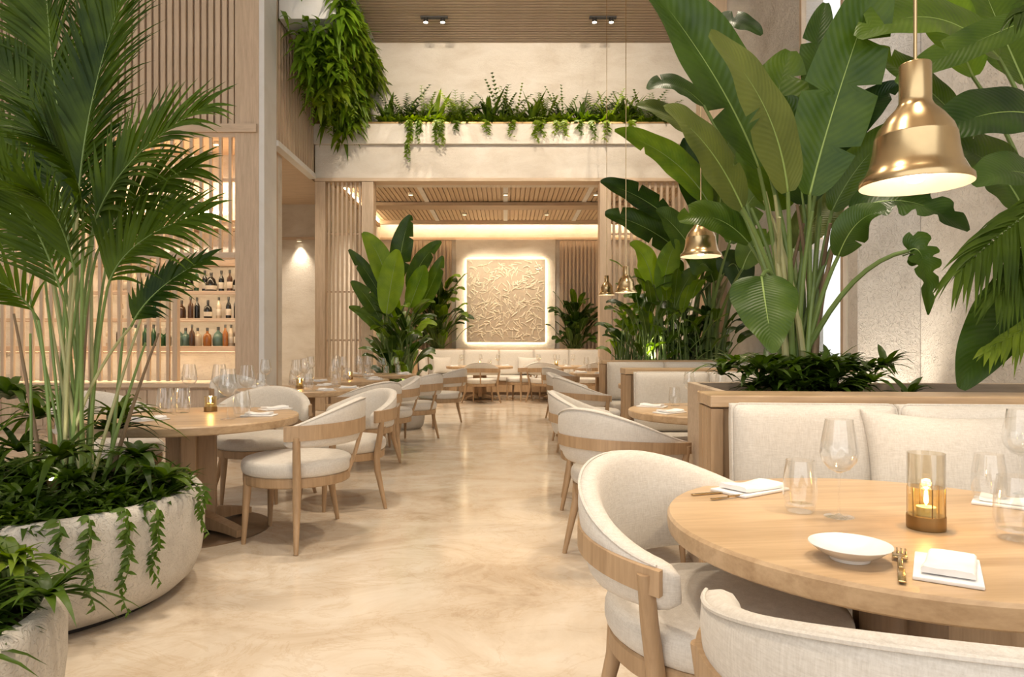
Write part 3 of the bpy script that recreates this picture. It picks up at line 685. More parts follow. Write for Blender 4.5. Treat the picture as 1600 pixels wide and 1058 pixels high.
def leg(a, top, r_top, splay=.07, r0=.022, zr=.60):
    d = Vector((math.sin(a), -math.cos(a), 0))
    if top == 'rail': pts = [d * .30 + Vector((0, .015, .40)), d * .305 + Vector((0, .015, .30)), d * (.30 + splay) + Vector((0, .01, 0))]; rr = [.024, .024, .013]
    else: pts = [d * .387 + Vector((0, 0, .655)), d * .368 + Vector((0, 0, .53)), d * .335 + Vector((0, 0, .38)), d * .345 + Vector((0, 0, .27)), d * (.335 + splay) + Vector((0, 0, 0))]; rr = [.021, .023, .025, .024, .013]
    return MB().tube(pts, rr, 10).mesh('leg', 'oak')
LEGS = {'near': [leg(R_(s * 35), 'rail', .3) for s in (-1, 1)] + [leg(R_(s * 97), 'post', .3, .03) for s in (-1, 1)],
        'far': [leg(R_(s * 142), 'rail', .3, .03) for s in (-1, 1)] + [leg(R_(s * 74), 'post', .3, .09) for s in (-1, 1)]}
def chair(x, y, face, label, var='far', grp='upholstered tub chairs', s=1.0):
    rz = math.atan2(face[1], face[0]) - math.pi / 2
    t = thing('dining_chair', label, 'chair', (x, y, 0), rz, grp); t.scale = (s, s, s)
    hi = 'bottom right corner' in label
    b = place('backrest', CHM['high' if hi else var], t); place('piping', CHM['high_pipe' if hi else 'pipe' if var == 'near' else 'far_pipe'], b)
    place('seat_cushion', CHM['seat'], t); place('seat_rail', CHM['rail'], t); place('wood_band', CHM['band' if var == 'near' else 'far_band'], t)
    for m in LEGS[var]: place('leg', m, t)
    if var == 'far': place('back_brace', CHM['brace'], t)
    return t
chair(.60, 1.92, (.64, -.77), 'cream tub chair at the left side of the foreground table', 'near')
chair(.72, 1.08, (.25, .97), 'cream tub chair in the bottom right corner with its back turned', 'near', s=1.02)
chair(.70, 3.98, (.75, .66), 'tub chair seen from behind, beyond the foreground chair on the right row', 'near')
chair(.72, 5.15, (1, -.1), 'tub chair hidden behind the second chair of the right row', 'near')
chair(.92, 7.55, (.95, .3), 'tub chair before the third banquette, right of the aisle', 'near')
chair(.92, 8.75, (1, -.2), 'tub chair beside the end of the third banquette on the aisle', 'near')
chair(.98, 11.0, (.8, .5), 'far tub chair on the right of the aisle beyond the third banquette', 'far')
chair(-1.30, 4.32, (-1, .04), 'tub chair with curved wood band nearest the aisle at the palm-side table', 'far', s=1.02)
chair(-1.24, 5.25, (-.75, -.66), 'tub chair on the aisle just behind the nearest left chair', 'far')
chair(-1.95, 5.42, (0.05, -1), 'tub chair at the far side of the palm-side table', 'far')
chair(-2.85, 4.95, (.85, -.5), 'tub chair tucked behind the palm planter at the left of the palm-side table', 'far')
chair(-1.42, 6.72, (-.75, .6), 'near tub chair on the aisle side of the second left table', 'far')
chair(-1.36, 7.65, (-.95, -.3), 'rear tub chair on the aisle side of the second left table', 'far')
chair(-3.0, 7.9, (.8, -.6), 'tub chair at the column side of the second left table', 'far')
chair(-1.18, 8.55, (-.85, .52), 'tub chair on the aisle side of the third left table', 'far')
chair(-0.98, 10.35, (-.88, .45), 'farthest tub chair on the left of the aisle', 'far')
chair(-0.50, 14.35, (0.05, 1), 'tub chair seen from behind at the left back-room table', 'far')
chair(0.35, 15.0, (-1, .35), 'tub chair between the two back-room tables', 'far')
chair(0.85, 14.45, (.3, 1), 'tub chair seen from behind at the right back-room table', 'far')
chair(1.75, 14.6, (-.5, .85), 'tub chair at the right end of the right back-room table', 'far')

# ------------------------------------------------------------------ banquettes
def pillow(w, h, t, p=5.0, q=2.4, ear=0.0, n=22, edge=.012):
    """upright cushion in the XZ plane, thickness along Y"""
    vs = []; fs = []
    for side in (1, -1):
        for j in range(n + 1):
            for i in range(n + 1):
                u, v = -1 + 2 * i / n, -1 + 2 * j / n
                u2 = math.copysign(1 - (1 - abs(u)) ** 1.5, u); v2 = math.copysign(1 - (1 - abs(v)) ** 1.5, v)
                th = ((1 - abs(u2) ** p) * (1 - abs(v2) ** p)) ** (1 / q) if abs(u2) < 1 and abs(v2) < 1 else 0
                x = u2 * w / 2 * (1 - ear * (1 - v2 * v2)); z = v2 * h / 2 * (1 - ear * (1 - u2 * u2))
                vs.append((x, side * (edge / 2 + th * (t - edge) / 2), z))
    K = (n + 1) ** 2
    for j in range(n):
        for i in range(n):
            a = j * (n + 1) + i; fs.append((a + 1, a, a + n + 1, a + n + 2)); fs.append((K + a, K + a + 1, K + a + n + 2, K + a + n + 1))
    ring = [i for i in range(n + 1)] + [j * (n + 1) + n for j in range(1, n + 1)] + [n * (n + 1) + i for i in range(n - 1, -1, -1)] + [j * (n + 1) for j in range(n - 1, 0, -1)]
    for k in range(len(ring)):
        a, b = ring[k], ring[(k + 1) % len(ring)]; fs.append((a, b, K + b, K + a))
    return MB().add(vs, fs)
def cushion_piping(mb, w, h, y):
    pts = []; r = .03
    for cx, cz, a0 in ((w / 2 - r, h / 2 - r, 0), (-w / 2 + r, h / 2 - r, 90), (-w / 2 + r, -h / 2 + r, 180), (w / 2 - r, -h / 2 + r, 270)):
        for k in range(4): a = R_(a0 + 30 * k); pts.append((cx + r * math.cos(a), y, cz + r * math.sin(a)))
    pts.append(pts[0]); return mb.tube(pts, .005, 6)
def banquette(x, y, length, rz, label, top=1.0, cw=.6, depth=.28, seat_d=.62):
    t = thing('banquette', label, 'banquette', (x, y, 0), rz, 'upholstered oak-framed banquettes')
    for k in range(3): MB().box(0, .05, .012 + k * .088, .095 + k * .088, 0, top - .055, .004).build('end_plank', 'oak', t, False)
    MB().box(-.005, length, 0, depth, top - .05, top, .006).build('top_rail', 'oak_top', t, False)
    MB().box(.051, length, .03, depth - .01, 0, top - .055).build('back_board', 'oak', t, False)
    MB().box(.09, length, -seat_d + .06, .029, .08, .34).build('seat_base', 'oak', t, False)
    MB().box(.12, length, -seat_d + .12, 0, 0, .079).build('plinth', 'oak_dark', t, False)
    n = max(1, int((length - .06) / cw)); cw = (length - .06) / n
    sc = MB().box(-cw / 2 + .004, cw / 2 - .004, -seat_d, .02, .342, .47, .035, 0, 4).mesh('seat_cushion', 'linen', True, 0)
    h = top - .025 - .475
    bc_ = pillow(cw - .008, h, .19, 7, 2.6).mesh('back_cushion', 'linen', True, 0); pp = cushion_piping(MB(), cw - .012, h - .005, -.035).mesh('piping', 'linen')
    for k in range(n):
        cx = .05 + cw * (k + .5); place('seat_cushion', sc, t, (cx, 0, 0))
        o = place('back_cushion', bc_, t, (cx, -.078, .475 + h / 2)); o.rotation_euler = (R_(-4), 0, 0); place('piping', pp, o)
    return t
b1 = banquette(.83, 2.75, 2.55, R_(-5), 'nearest cream banquette with oak frame behind the foreground table')
banquette(1.04, 5.9, 1.98, 0, 'second cream banquette with oak frame behind the foreground planter')
banquette(1.31, 9.25, 2.36, 0, 'third and farthest oak-framed banquette on the right')
banquette(-1.95, 17.0, 4.4, 0, 'long cream banquette along the back wall under the gold artwork', 1.12, .74)
banquette(-2.02, 15.75, .6, R_(90), 'short side wing of the back-wall banquette, facing the aisle', 1.12, .6)
pw = pillow(.58, .47, .19, 2.4, 1.9, .10).mesh('throw_pillow', 'linen', True, 0)
def throw(x, y, z, rx, rz, label, s=1.0):
    o = tag(place('throw_pillow', pw, None, (x, y, z)), label, 'pillow', 'loose pillows'); o.rotation_euler = (rx, R_(2), rz); o.scale = (s, s, s); return o
throw(1.60, 2.47, .725, R_(-14), R_(-6), 'plump pale throw pillow leaning on the nearest banquette')
throw(-1.55, 16.70, .72, R_(-12), R_(30), 'pale throw pillow in the left corner of the back banquette', .9)
throw(.55, 16.72, .71, R_(-12), R_(8), 'pale throw pillow in the middle of the back banquette', .9)

# ------------------------------------------------------------------ pendant lamps
LO = [(.132, 0), (.1335, .004), (.132, .017), (.119, .030), (.108, .055), (.101, .09), (.0965, .125), (.0968, .127), (.0955, .129), (.088, .150), (.066, .182), (.046, .203), (.0385, .218), (.038, .226), (.038, .315), (.036, .318), (.0, .318)]
LI = [(.132, .0), (.1305, .003), (.117, .026), (.105, .055), (.098, .09), (.093, .125), (.084, .148), (.06, .178), (.0, .190)]
LMP = (MB().lathe(LO, 48, cap=False).mesh('brass_shade', 'brass', True, 50), MB().lathe(LI, 48, cap=False).mesh('white_liner', 'lamp_white', True, 50),
       MB().lathe([(.0, .005), (.018, .010), (.027, .026), (.028, .04), (.02, .06), (.013, .075), (.013, .10), (.0, .10)], 20).mesh('bulb', 'bulb'))
for k, (px, py, Y, s) in enumerate(((1430, 290, 1.79, 1.0), (1095, 401, 4.56, 1.0), (978, 457, 8.3, 1.0), (948, 461, 11.2, 1.0))):
    p = at(px, py, Y)
    t = thing('pendant_lamp', ['large brass pendant lamp hanging over the foreground table', 'second brass pendant lamp, hanging in front of the tall leaves', 'third brass pendant lamp, above the third banquette', 'farthest and smallest brass pendant lamp'][k], 'lamp', p, 0, 'brass pendant lamps')
    for nm, me in zip(('brass_shade', 'white_liner', 'bulb'), LMP): place(nm, me, t)
    MB().lathe([(.0045, .318), (.0045, ZC - .06 - p.z)], 8).build('hanging_rod', 'brass', t)
    MB().lathe([(.05, ZC - .08 - p.z), (.05, ZC - .052 - p.z)], 20).build('ceiling_rose', 'brass', t)
    spot('pendant_beam', p + Vector((0, 0, .0)), p - Vector((0, 0, 1)), PEND_W * 2, 140, .7, (1, .78, .5), .025)
    point('pendant_glow', p + Vector((0, 0, .125)), PEND_W * .12, (1, .78, .5), .02)

# ------------------------------------------------------------------ foliage helpers
UPC = Vector((0.0, -0.85, 0.5))
class LB(MB):
    def __init__(s): MB.__init__(s); s.uv = []
    def addu(s, vs, fs, uv, mi=0): s.add(vs, fs, mi); s.uv += uv
    def tube_(s, pts, rad, n=6, mi=1):
        a = len(s.v); s.tube(pts, rad, n, mi); s.uv += [(0, 0)] * (len(s.v) - a)
def blade(mb, p, d, up, Ln, Wd, droop=.3, rows=4, mi=0, fold=.25, shape=.8):
    side = d.cross(up); side = side.normalized() if side.length > 1e-5 else d.orthogonal().normalized()
    nrm = side.cross(d).normalized(); vs = []; fs = []; uv = []
    for i in range(rows):
        u = i / rows; c = p + d * (Ln * u); c.z -= droop * Ln * u * u
        w = Wd / 2 * math.sin(math.pi * min(1, (.10 + .9 * u)) ** shape)
        vs += [c - side * w + nrm * w * fold, c, c + side * w + nrm * w * fold]; uv += [(-1, u), (0, u), (1, u)]
    c = p + d * Ln; c.z -= droop * Ln; vs.append(c); uv.append((0, 1))
    for i in range(rows - 1):
        a = i * 3; fs += [(a, a + 1, a + 4, a + 3), (a + 1, a + 2, a + 5, a + 4)]
    a = (rows - 1) * 3; fs += [(a, a + 1, a + 3), (a + 1, a + 2, a + 3)]
    mb.addu(vs, fs, uv, mi)
def rnd_dir(rng, up=0.5):
    a = rng.uniform(0, 6.283); return Vector((math.cos(a), math.sin(a), up)).normalized()
def leaf_blade(parent, p0, p1, p2, W, mat, up=None, tears=(), fold=.18, seed=0, heart=False, mons=False, ripple=.02, curl=.25, org=None):
    rng = random.Random(seed); up = Vector(up if up else UPC); org = Vector(org if org is not None else (0, 0, 0))
    n = 44; pts = arc(p0, p1, p2, n); cols = [-1, -.7, -.35, 0, .35, .7, 1]; lb = LB(); vs = []; fs = []; uv = []
    tr_ = {}
    for sd, u in tears: tr_[(sd, int(u * n))] = rng.uniform(.3, .55)
    ph = rng.uniform(0, 6)
    for i, c in enumerate(pts):
        u = i / n; t = (pts[min(i + 1, n)] - pts[max(i - 1, 0)]).normalized()
        side = t.cross(up).normalized(); nr = side.cross(t)
        hw = W / 2 * (math.sin(math.pi * (u * .97 + .015) ** (.55 if heart else .85)) ** (.6 if not heart else .75))
        for s in cols:
            sg = -1 if s < 0 else 1; k = tr_.get((sg, i), 1.0)
            if mons and abs(s) > .3 and 5 < i < n - 4: k = (1, 1.04, 1.02, .93, .62, .5, .7, .95)[(i + (3 if sg > 0 else 0)) % 8]
            x = s * hw * k
            vs.append(c - org + side * x + nr * (abs(x) * fold * 2 - curl * x * x / max(W, .01) * 2 + ripple * math.sin(u * 19 + ph + sg) * abs(s) ** 2 * W)); uv.append((s, u))
    for i in range(n):
        for j in range(6):
            a = i * 7 + j; fs.append((a, a + 1, a + 8, a + 7))
    lb.addu(vs, fs, uv)
    lb.tube_([p - org - (up * .002) for p in pts[:-1]], [max(.0015, W * .022 * (1 - k / n)) for k in range(n)], 6)
    return lb.build('leaf', [mat, 'rib'], parent, True, 0)
def stem_tube(parent, pts, r0, r1, mat='stem_green', org=None, name='stem'):
    org = Vector(org); n = len(pts) - 1
    return MB().tube([p - org for p in pts], [r0 + (r1 - r0) * k / n for k in range(n + 1)], 8).build(name, mat, parent)
def stem_leaf(t, base, p0, p1, p2, W, mat, r=.012, bend=None, **kw):
    """a stalk from base to p0, then the blade p0-p1-p2"""
    org = t.location; base, p0 = Vector(base), Vector(p0)
    ctrl = Vector(bend) if bend is not None else Vector((base.x * .7 + p0.x * .3, base.y * .7 + p0.y * .3, base.z * .35 + p0.z * .65))
    stem_tube(t, arc(base, ctrl, p0, 10), r, r * .55, kw.pop('smat', 'stem_green'), org)
    leaf_blade(t, p0, p1, p2, W, mat, org=org, **kw)
def rand_tears(rng, k): return [(rng.choice((-1, 1)), rng.uniform(.2, .92)) for _ in range(k)]
def clump(t, base, n, h, reach, Ln, Wd, mats, seed, tears=2, az=(0, 360), r=.010, jit=.1, low=.35):
    rng = random.Random(seed); base = Vector(base)
    for k in range(n):
        a = R_(rng.uniform(*az)); f = low + (1 - low) * (k + .5) / n; d = Vector((math.cos(a), math.sin(a), 0))
        hh = h * f * rng.uniform(.85, 1.1); rr = reach * rng.uniform(.35, 1.0) * (1.15 - .5 * f)
        b = base + Vector((rng.uniform(-jit, jit), rng.uniform(-jit, jit), 0))
        p0 = b + d * rr * .55 + Vector((0, 0, hh * .62)); l = Ln * rng.uniform(.75, 1.2)
        p1 = p0 + d * l * .35 + Vector((0, 0, l * .5)); p2 = p0 + d * l * rng.uniform(.55, .9) + Vector((0, 0, l * rng.uniform(.15, .75)))
        up = (Vector((-d.x * .5, -d.y * .5, .8)) + Vector((0, -.45, 0))).normalized()
        stem_leaf(t, b, p0, p1, p2, Wd * rng.uniform(.75, 1.2), rng.choice(mats), r, tears=rand_tears(rng, tears), seed=seed * 99 + k, up=up)
def frond(t, base, start, mid, tip, Lf, mat='palm_leaf', n=46, droop=.25, up=None, r=.011, wd=.021, bend=None, seed=0, pitch=.024):
    rng = random.Random(seed); org = t.location; up = Vector(up if up else UPC); base, start = Vector(base), Vector(start)
    ctrl = Vector(bend) if bend is not None else Vector((base.x * .75 + start.x * .25, base.y * .7 + start.y * .3, base.z * .35 + start.z * .65))
    stem_tube(t, arc(base, ctrl, start, 10), r, r * .6, 'stem_pale' if seed % 5 == 0 else 'stem_green', org)
    pts = arc(start, mid, tip, n); n = max(14, int(sum((pts[i + 1] - pts[i]).length for i in range(n)) / pitch)); pts = arc(start, mid, tip, n); lb = LB()
    lb.tube_([p - org for p in pts], [max(.0015, r * .6 * (1 - k / n)) for k in range(n + 1)], 6)
    for i in range(2, n + 1):
        u = i / n; tn = (pts[i] - pts[i - 1]).normalized(); side = tn.cross(up).normalized()
        ln = Lf * (.5 + .6 * math.sin(math.pi * min(1, u * .85 + .1))) * rng.uniform(.9, 1.08); al = R_(42 + 28 * u)
        for s in (-1, 1):
            d = (side * s * math.cos(al) + tn * math.sin(al) + up * rng.uniform(.0, .25)).normalized()
            blade(lb, pts[i] - org, d, up, ln, wd * rng.uniform(.85, 1.15), droop * rng.uniform(.6, 1.4) * (.5 + abs(d.x)), 5, 0, .3, .7)
    return lb.build('frond', [mat, 'stem_green'], t, True, 0)
def cover(name, label, pts_fn, n_tufts, per, Ln, Wd, mat, seed, droop=.5, cat='ground cover', loc=(0, 0, 0), up=(.3, 1.4), flat=1.0):
    rng = random.Random(seed); lb = LB(); org = Vector(loc)
    for _ in range(n_tufts):
        p = pts_fn(rng); l = Ln * rng.uniform(.6, 1.25)
        for k in range(per):
            d = rnd_dir(rng, rng.uniform(*up)); d.y *= flat if d.y > 0 else 1; d.normalize(); blade(lb, p - org, d, Vector((0, 0, 1)), l * rng.uniform(.7, 1.1), Wd * rng.uniform(.7, 1.3), droop * rng.uniform(.5, 1.5), 4)
    o = lb.build(name, mat, None, True, 0, org)
    return tag(o, label, cat, None, 'stuff')
def vine(p, length, label, seed, mat='fern_leaf', grp='trailing vines', out=(0, -1, 0), dense=1.0, size=.03, sway=.04, two=1, over=.06):
    rng = random.Random(seed); p = Vector(p); out = Vector(out); lb = LB()
    for q in range(two):
        pts = [Vector((0, 0, 0)) + Vector((rng.uniform(-.03, .03) * (two > 1), 0, 0)), out * over + Vector((0, 0, .012))]; x = rng.uniform(-.5, .5); n = 14; l = length * (1 if q == 0 else rng.uniform(.5, .9))
        for k in range(1, n + 1):
            pts.append(out * (over * 1.15 + .012 * math.sin(k)) + Vector((sway * math.sin(k * .55 + x * 4) * k / n, 0, -l * k / n)))
        lb.tube_(pts, .0022, 5)
        m = int(l / .022 * dense)
        for k in range(m):
            u = (k + .5) / m * (len(pts) - 1.001); i = int(u); c = pts[i].lerp(pts[i + 1], u - i)
            a = rng.uniform(-2.9, -.2); d = Vector((math.cos(a), math.sin(a) * .6, rng.uniform(-.5, .15))).normalized()
            blade(lb, c, d, Vector((0, -1, .4)), size * rng.uniform(.7, 1.4) * (1.25 - .6 * k / m), size * .48 * (1.2 - .5 * k / m), .3, 3)
    o = lb.build('trailing_vine', [mat, 'stem_green'], None, True, 0, p)
    return tag(o, label, 'vine', grp)

# ------------------------------------------------------------------ left planters and palm
def bowl(c, r, h, label):
    t = thing('concrete_planter', label, 'planter', (c[0], c[1], 0), 0, 'round concrete planters')
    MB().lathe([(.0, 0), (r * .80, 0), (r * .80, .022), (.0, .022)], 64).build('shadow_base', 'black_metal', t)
    pr = [(r * .79, .022), (r * .865, .032), (r * .935, .08), (r * .98, .16), (r, .27), (r * 1.0, h * .86), (r * .985, h * .95), (r * .955, h), (r * .90, h), (r * .875, h - .03), (r * .87, h - .12)]
    MB().lathe(pr, 80).build('bowl', 'concrete', t, True, 60)
    MB().lathe([(r * .869, h - .20), (r * .869, h - .07), (r * .5, h - .03), (.0, h - .01)], 40).build('soil_fill', 'soil', t)
    return t
B1C, B1R, B2C, B2R, BH = (-2.25, 3.25), .75, (-1.83, 1.80), .57, .50
bowl(B1C, B1R, BH, 'large round concrete planter holding the tall palm on the left')
bowl(B2C, B2R, .45, 'round concrete planter in the bottom left corner')
def disc(c, r, z, rise=.12):
    def f(rng):
        a = rng.uniform(0, 6.283); q = r * math.sqrt(rng.random()); return Vector((c[0] + q * math.cos(a), c[1] + q * math.sin(a), z + rise * (1 - (q / r) ** 2) * rng.random()))
    return f
cover('ground_cover', 'dense dark green ground cover filling the large palm planter', disc(B1C, B1R * .86, BH - .05, .18), 300, 16, .20, .03, 'cover_leaf', 1, .45, loc=(B1C[0], B1C[1], BH))
cover('ground_cover', 'bushy green foliage spilling over the planter in the bottom left corner', disc(B2C, B2R * .88, .42, .20), 190, 16, .20, .024, 'cover_leaf', 2, .5, loc=(B2C[0], B2C[1], .45))
# broad-leaved low plants among the cover
def rosette(c, n, Ln, Wd, mat, seed, label, name='leafy_plant', grp='low leafy plants in the left planters'):
    rng = random.Random(seed); lb = LB()
    for k in range(n):
        d = rnd_dir(rng, rng.uniform(.25, 1.6)); blade(lb, Vector((0, 0, 0)), d, Vector((0, 0, 1)), Ln * rng.uniform(.7, 1.15), Wd, rng.uniform(.35, .9), 7, 0, .3, .75)
    return tag(lb.build(name, mat, None, True, 0, c), label, 'plant', grp)
for k, (px, py, Y, n, l, w, mt, lab) in enumerate((
        (95, 700, 2.86, 26, .36, .035, 'palm_leaf', 'arching strap-leaved plant at the foot of the palm stems'),
        (215, 700, 3.3, 24, .26, .05, 'cover_leaf', 'dark broad-leaved rosette right of the palm stems'),
        (255, 735, 3.25, 22, .24, .055, 'leaf_mid', 'glossy rosette at the right rim of the large planter'),
        (60, 640, 3.5, 24, .34, .04, 'palm_leaf', 'strap-leaved plant left of the palm stems'),
        (175, 660, 3.6, 22, .30, .04, 'palm_leaf', 'strap-leaved plant behind the palm stems'),
        (25, 855, 2.0, 26, .24, .028, 'fern_leaf', 'bright grassy tuft in the corner planter'),
        (75, 905, 1.9, 26, .22, .026, 'cover_leaf', 'dark grassy tuft at the rim of the corner planter'),
        (30, 690, 3.3, 24, .28, .035, 'palm_leaf', 'strap-leaved plant at the left picture edge'),
        (20, 800, 2.75, 24, .22, .026, 'fern_leaf', 'light green tuft at the front left of the large planter'),
        (15, 610, 3.75, 30, .46, .05, 'cover_leaf', 'tall dark strap-leaved plant behind the palm at the picture edge'),
        (185, 640, 3.75, 26, .42, .04, 'palm_leaf', 'arching strap-leaved plant between the palm and the nearest left table'))):
    p = at(px, py, Y); p.z = max(p.z - .05, BH - .02); rosette(p, n, l, w, mt, 40 + k, lab)
# vines over the rim of the big bowl, from the left
rimx = [(88, .17), (128, .36), (180, .42), (222, .34), (288, .22)]
for k, (px, ln) in enumerate(rimx):
    k_ = (px - VX) / F; a_ = 1 + k_ * k_; bq = -2 * (B1C[0] * k_ + B1C[1]); cq = B1C[0] ** 2 + B1C[1] ** 2 - (B1R * .93) ** 2
    Y = (-bq - math.sqrt(bq * bq - 4 * a_ * cq)) / (2 * a_); p = Vector((k_ * Y, Y, BH + .004)); o = Vector((p.x - B1C[0], p.y - B1C[1], 0)).normalized()
    vine(p, ln, 'leafy vine trailing down the large concrete planter, ' + ['leftmost', 'second from the left', 'third from the left and longest', 'fourth from the left', 'rightmost'][k], 60 + k, 'leaf_mid', 'vines trailing down the large planter', o, 2.0, .036, .02, 2, .075)
palm = thing('palm', 'tall feathery palm with many green stems in the large left planter', 'palm', (-2.05, 3.22, BH - .05))
PB = Vector((-2.05, 3.22, BH - .03))
fr = [  # start, mid, tip (picture points) , depth shift at start / tip, leaflet length
    ((122, 330), (128, 150), (215, -70), 0, -.15, .44), ((112, 300), (70, 80), (70, -110), .1, .3, .42), ((150, 345), (185, 240), (318, 168), -.1, -.35, .37),
    ((150, 400), (190, 300), (300, 262), -.1, -.2, .32), ((168, 450), (190, 370), (312, 335), -.15, -.3, .33), ((205, 510), (232, 450), (322, 405), -.2, -.3, .17),
    ((100, 470), (55, 320), (-25, 255), -.15, -.4, .36), ((108, 380), (80, 200), (0, 90), .1, .2, .36), ((60, 500), (20, 430), (-60, 430), -.05, -.3, .27),
    ((120, 280), (100, 150), (20, -20), .25, .5, .40), ((140, 290), (150, 100), (170, -60), .3, .5, .40), ((95, 420), (40, 250), (-60, 180), .2, .4, .38),
    ((130, 360), (130, 260), (70, 215), -.3, -.7, .34), ((145, 380), (140, 300), (210, 225), .2, .4, .30), ((80, 420), (30, 330), (-50, 330), .3, .5, .32), ((118, 430), (100, 330), (50, 300), -.2, -.5, .30),
    ((165, 420), (215, 330), (285, 315), .3, .5, .26)]
rng = random.Random(3)
for k, (a, b, c, d0, d1, lf) in enumerate(fr):
    bs_ = PB + Vector((rng.uniform(-.10, .12), rng.uniform(-.08, .08), 0)); Y = 3.2
    frond(palm, bs_, at(*a, Y + d0), at(*b, Y + (d0 + d1) / 2), at(*c, Y + d1), lf, seed=k, droop=.2, n=58, up=(rng.uniform(-.2, .2), -.85, .45), r=.010)
for k in range(12):   # bare canes at the foot
    b = PB + Vector((rng.uniform(-.14, .14), rng.uniform(-.12, .1), 0)); q = b + Vector((rng.uniform(-.2, .25), rng.uniform(-.12, .1), rng.uniform(.7, 1.25)))
    stem_tube(palm, arc(b, b.lerp(q, .5) + Vector((0, 0, .06)), q, 8), rng.uniform(.007, .013), .005, ['bark', 'stem_green', 'stem_green', 'stem_pale'][k % 4], palm.location, 'cane')

# ------------------------------------------------------------------ right planter behind the nearest banquette, with the giant-leaved plant
def box_planter(x0, x1, y0, y1, h, label, rz=0.0):
    t = thing('box_planter', label, 'planter', (x0, y0, 0), rz, 'long wooden box planters')
    w, d = x1 - x0, y1 - y0
    MB().box(0, w, 0, .04, 0, h, .004).build('front_board', 'oak_grey', t, False); MB().box(0, w, d - .04, d, 0, h, .004).build('rear_board', 'oak_grey', t, False)
    MB().box(0, .04, .041, d - .041, 0, h, .004).build('end_board', 'oak_grey', t, False); MB().box(w - .04, w, .041, d - .041, 0, h, .004).build('end_board', 'oak_grey', t, False)
    MB().box(.041, w - .041, .041, d - .041, .02, h - .06).build('soil_fill', 'soil', t, False)
    return t
box_planter(.98, 3.5, 3.13, 3.95, .99, 'wooden box planter behind the nearest banquette', R_(-5))
box_planter(1.45, 3.38, 9.62, 10.6, .97, 'wooden box planter behind the third banquette')
box_planter(-2.6, 2.5, 17.36, 17.82, 1.06, 'long wooden box planter behind the back-wall banquette')
D = 3.6
giant = thing('giant_leaf_plant', 'giant plant with paddle leaves on long stalks behind the nearest banquette', 'plant', (1.57, D, .92))
GB = Vector((1.57, D, .92)); rng = random.Random(8)
def g(base_px, p0, p1, p2, wpx, mat, dy0=0.0, dy1=0.0, tears=2, **kw):
    Y0, Y1 = D + dy0, D + dy1; b = GB + Vector((rng.uniform(-.09, .09), rng.uniform(-.08, .08), 0))
    stem_leaf(giant, b, at(*p0, Y0), at(*p1, (Y0 + Y1) / 2), at(*p2, Y1), wpx * (Y0 + Y1) / 2 / F, mat, .017, tears=rand_tears(rng, tears), seed=rng.randint(0, 9999), **kw)
g(0, (1185, 262), (1130, 110), (985, -60), 128, 'leaf_dark', -.1, -.2, 1, fold=.3)
g(0, (1231, 300), (1215, 150), (1108, 52), 104, 'leaf_olive', -.35, -.65, 2, fold=.12)
g(0, (1160, 325), (1110, 210), (1038, 170), 96, 'leaf_olive', -.3, -.6, 1, fold=.12)
g(0, (1265, 305), (1300, 160), (1385, -70), 112, 'leaf_mid', -.15, -.25, 4, fold=.2)
g(0, (1215, 330), (1190, 200), (1235, 80), 120, 'leaf_mid', .25, .35, 2)
g(0, (1255, 320), (1245, 240), (1228, 150), 110, 'leaf_dark', .05, .1, 2)
g(0, (1100, 165), (1050, 110), (1012, 140), 42, 'leaf_dark', .2, .1, 1)
g(0, (1090, 215), (1050, 170), (995, 165), 46, 'leaf_olive', .2, .1, 1)
g(0, (1290, 245), (1330, 175), (1408, 130), 62, 'leaf_dark', 0, -.2, 1)
g(0, (1300, 330), (1340, 240), (1425, 185), 60, 'leaf_mid', .1, 0, 1)
g(0, (1120, 40), (1150, 20), (1190, 55), 46, 'leaf_dark', .35, .3, 4)
g(0, (1295, 190), (1262, 100), (1290, 5), 60, 'leaf_dark', .3, .4, 1)
g(0, (1190, 432), (1196, 480), (1209, 552), 104, 'leaf_mid', -.25, -.45, 0, heart=True, fold=.1, up=(-.15, -1, .15), bend=at(1215, 380, D - .2))
g(0, (1330, 330), (1420, 285), (1512, 362), 92, 'leaf_dark', -.1, -.35, 0, mons=True, up=(.1, -.8, .6))
g(0, (1420, 392), (1450, 370), (1450, 492), 62, 'leaf_mid', -.4, -.5, 0, mons=True, heart=True, up=(.1, -1, .1), bend=at(1310, 410, D - .2))
g(0, (1170, 380), (1120, 320), (1060, 345), 66, 'leaf_mid', .15, .1, 1)
g(0, (1310, 400), (1335, 330), (1385, 330), 58, 'leaf_dark', -.2, -.4, 1)
g(0, (1240, 390), (1280, 320), (1320, 300), 60, 'leaf_olive', .3, .4, 1)
for k in range(12):
    b = GB + Vector((rng.uniform(-.13, .13), rng.uniform(-.1, .1), 0)); q = at(1255 + rng.uniform(-95, 75), rng.uniform(300, 360), D + rng.uniform(-.2, .2))
    stem_tube(giant, arc(b, (b.x * .75 + q.x * .25, b.y, b.z * .4 + q.z * .6), q, 8), rng.uniform(.014, .022), .008, 'bark' if k % 3 == 0 else ('stem_pale' if k % 3 == 1 else 'stem_green'), giant.location, 'stalk')
cover('undergrowth', 'dark bushy undergrowth around the stalks behind the nearest banquette', lambda r: Vector((1.57 + r.gauss(0, .20), 3.55 + r.uniform(-.22, .25), .95 + .16 * r.random())), 90, 14, .20, .035, 'cover_leaf', 9, .5, loc=(1.57, 3.55, .95))
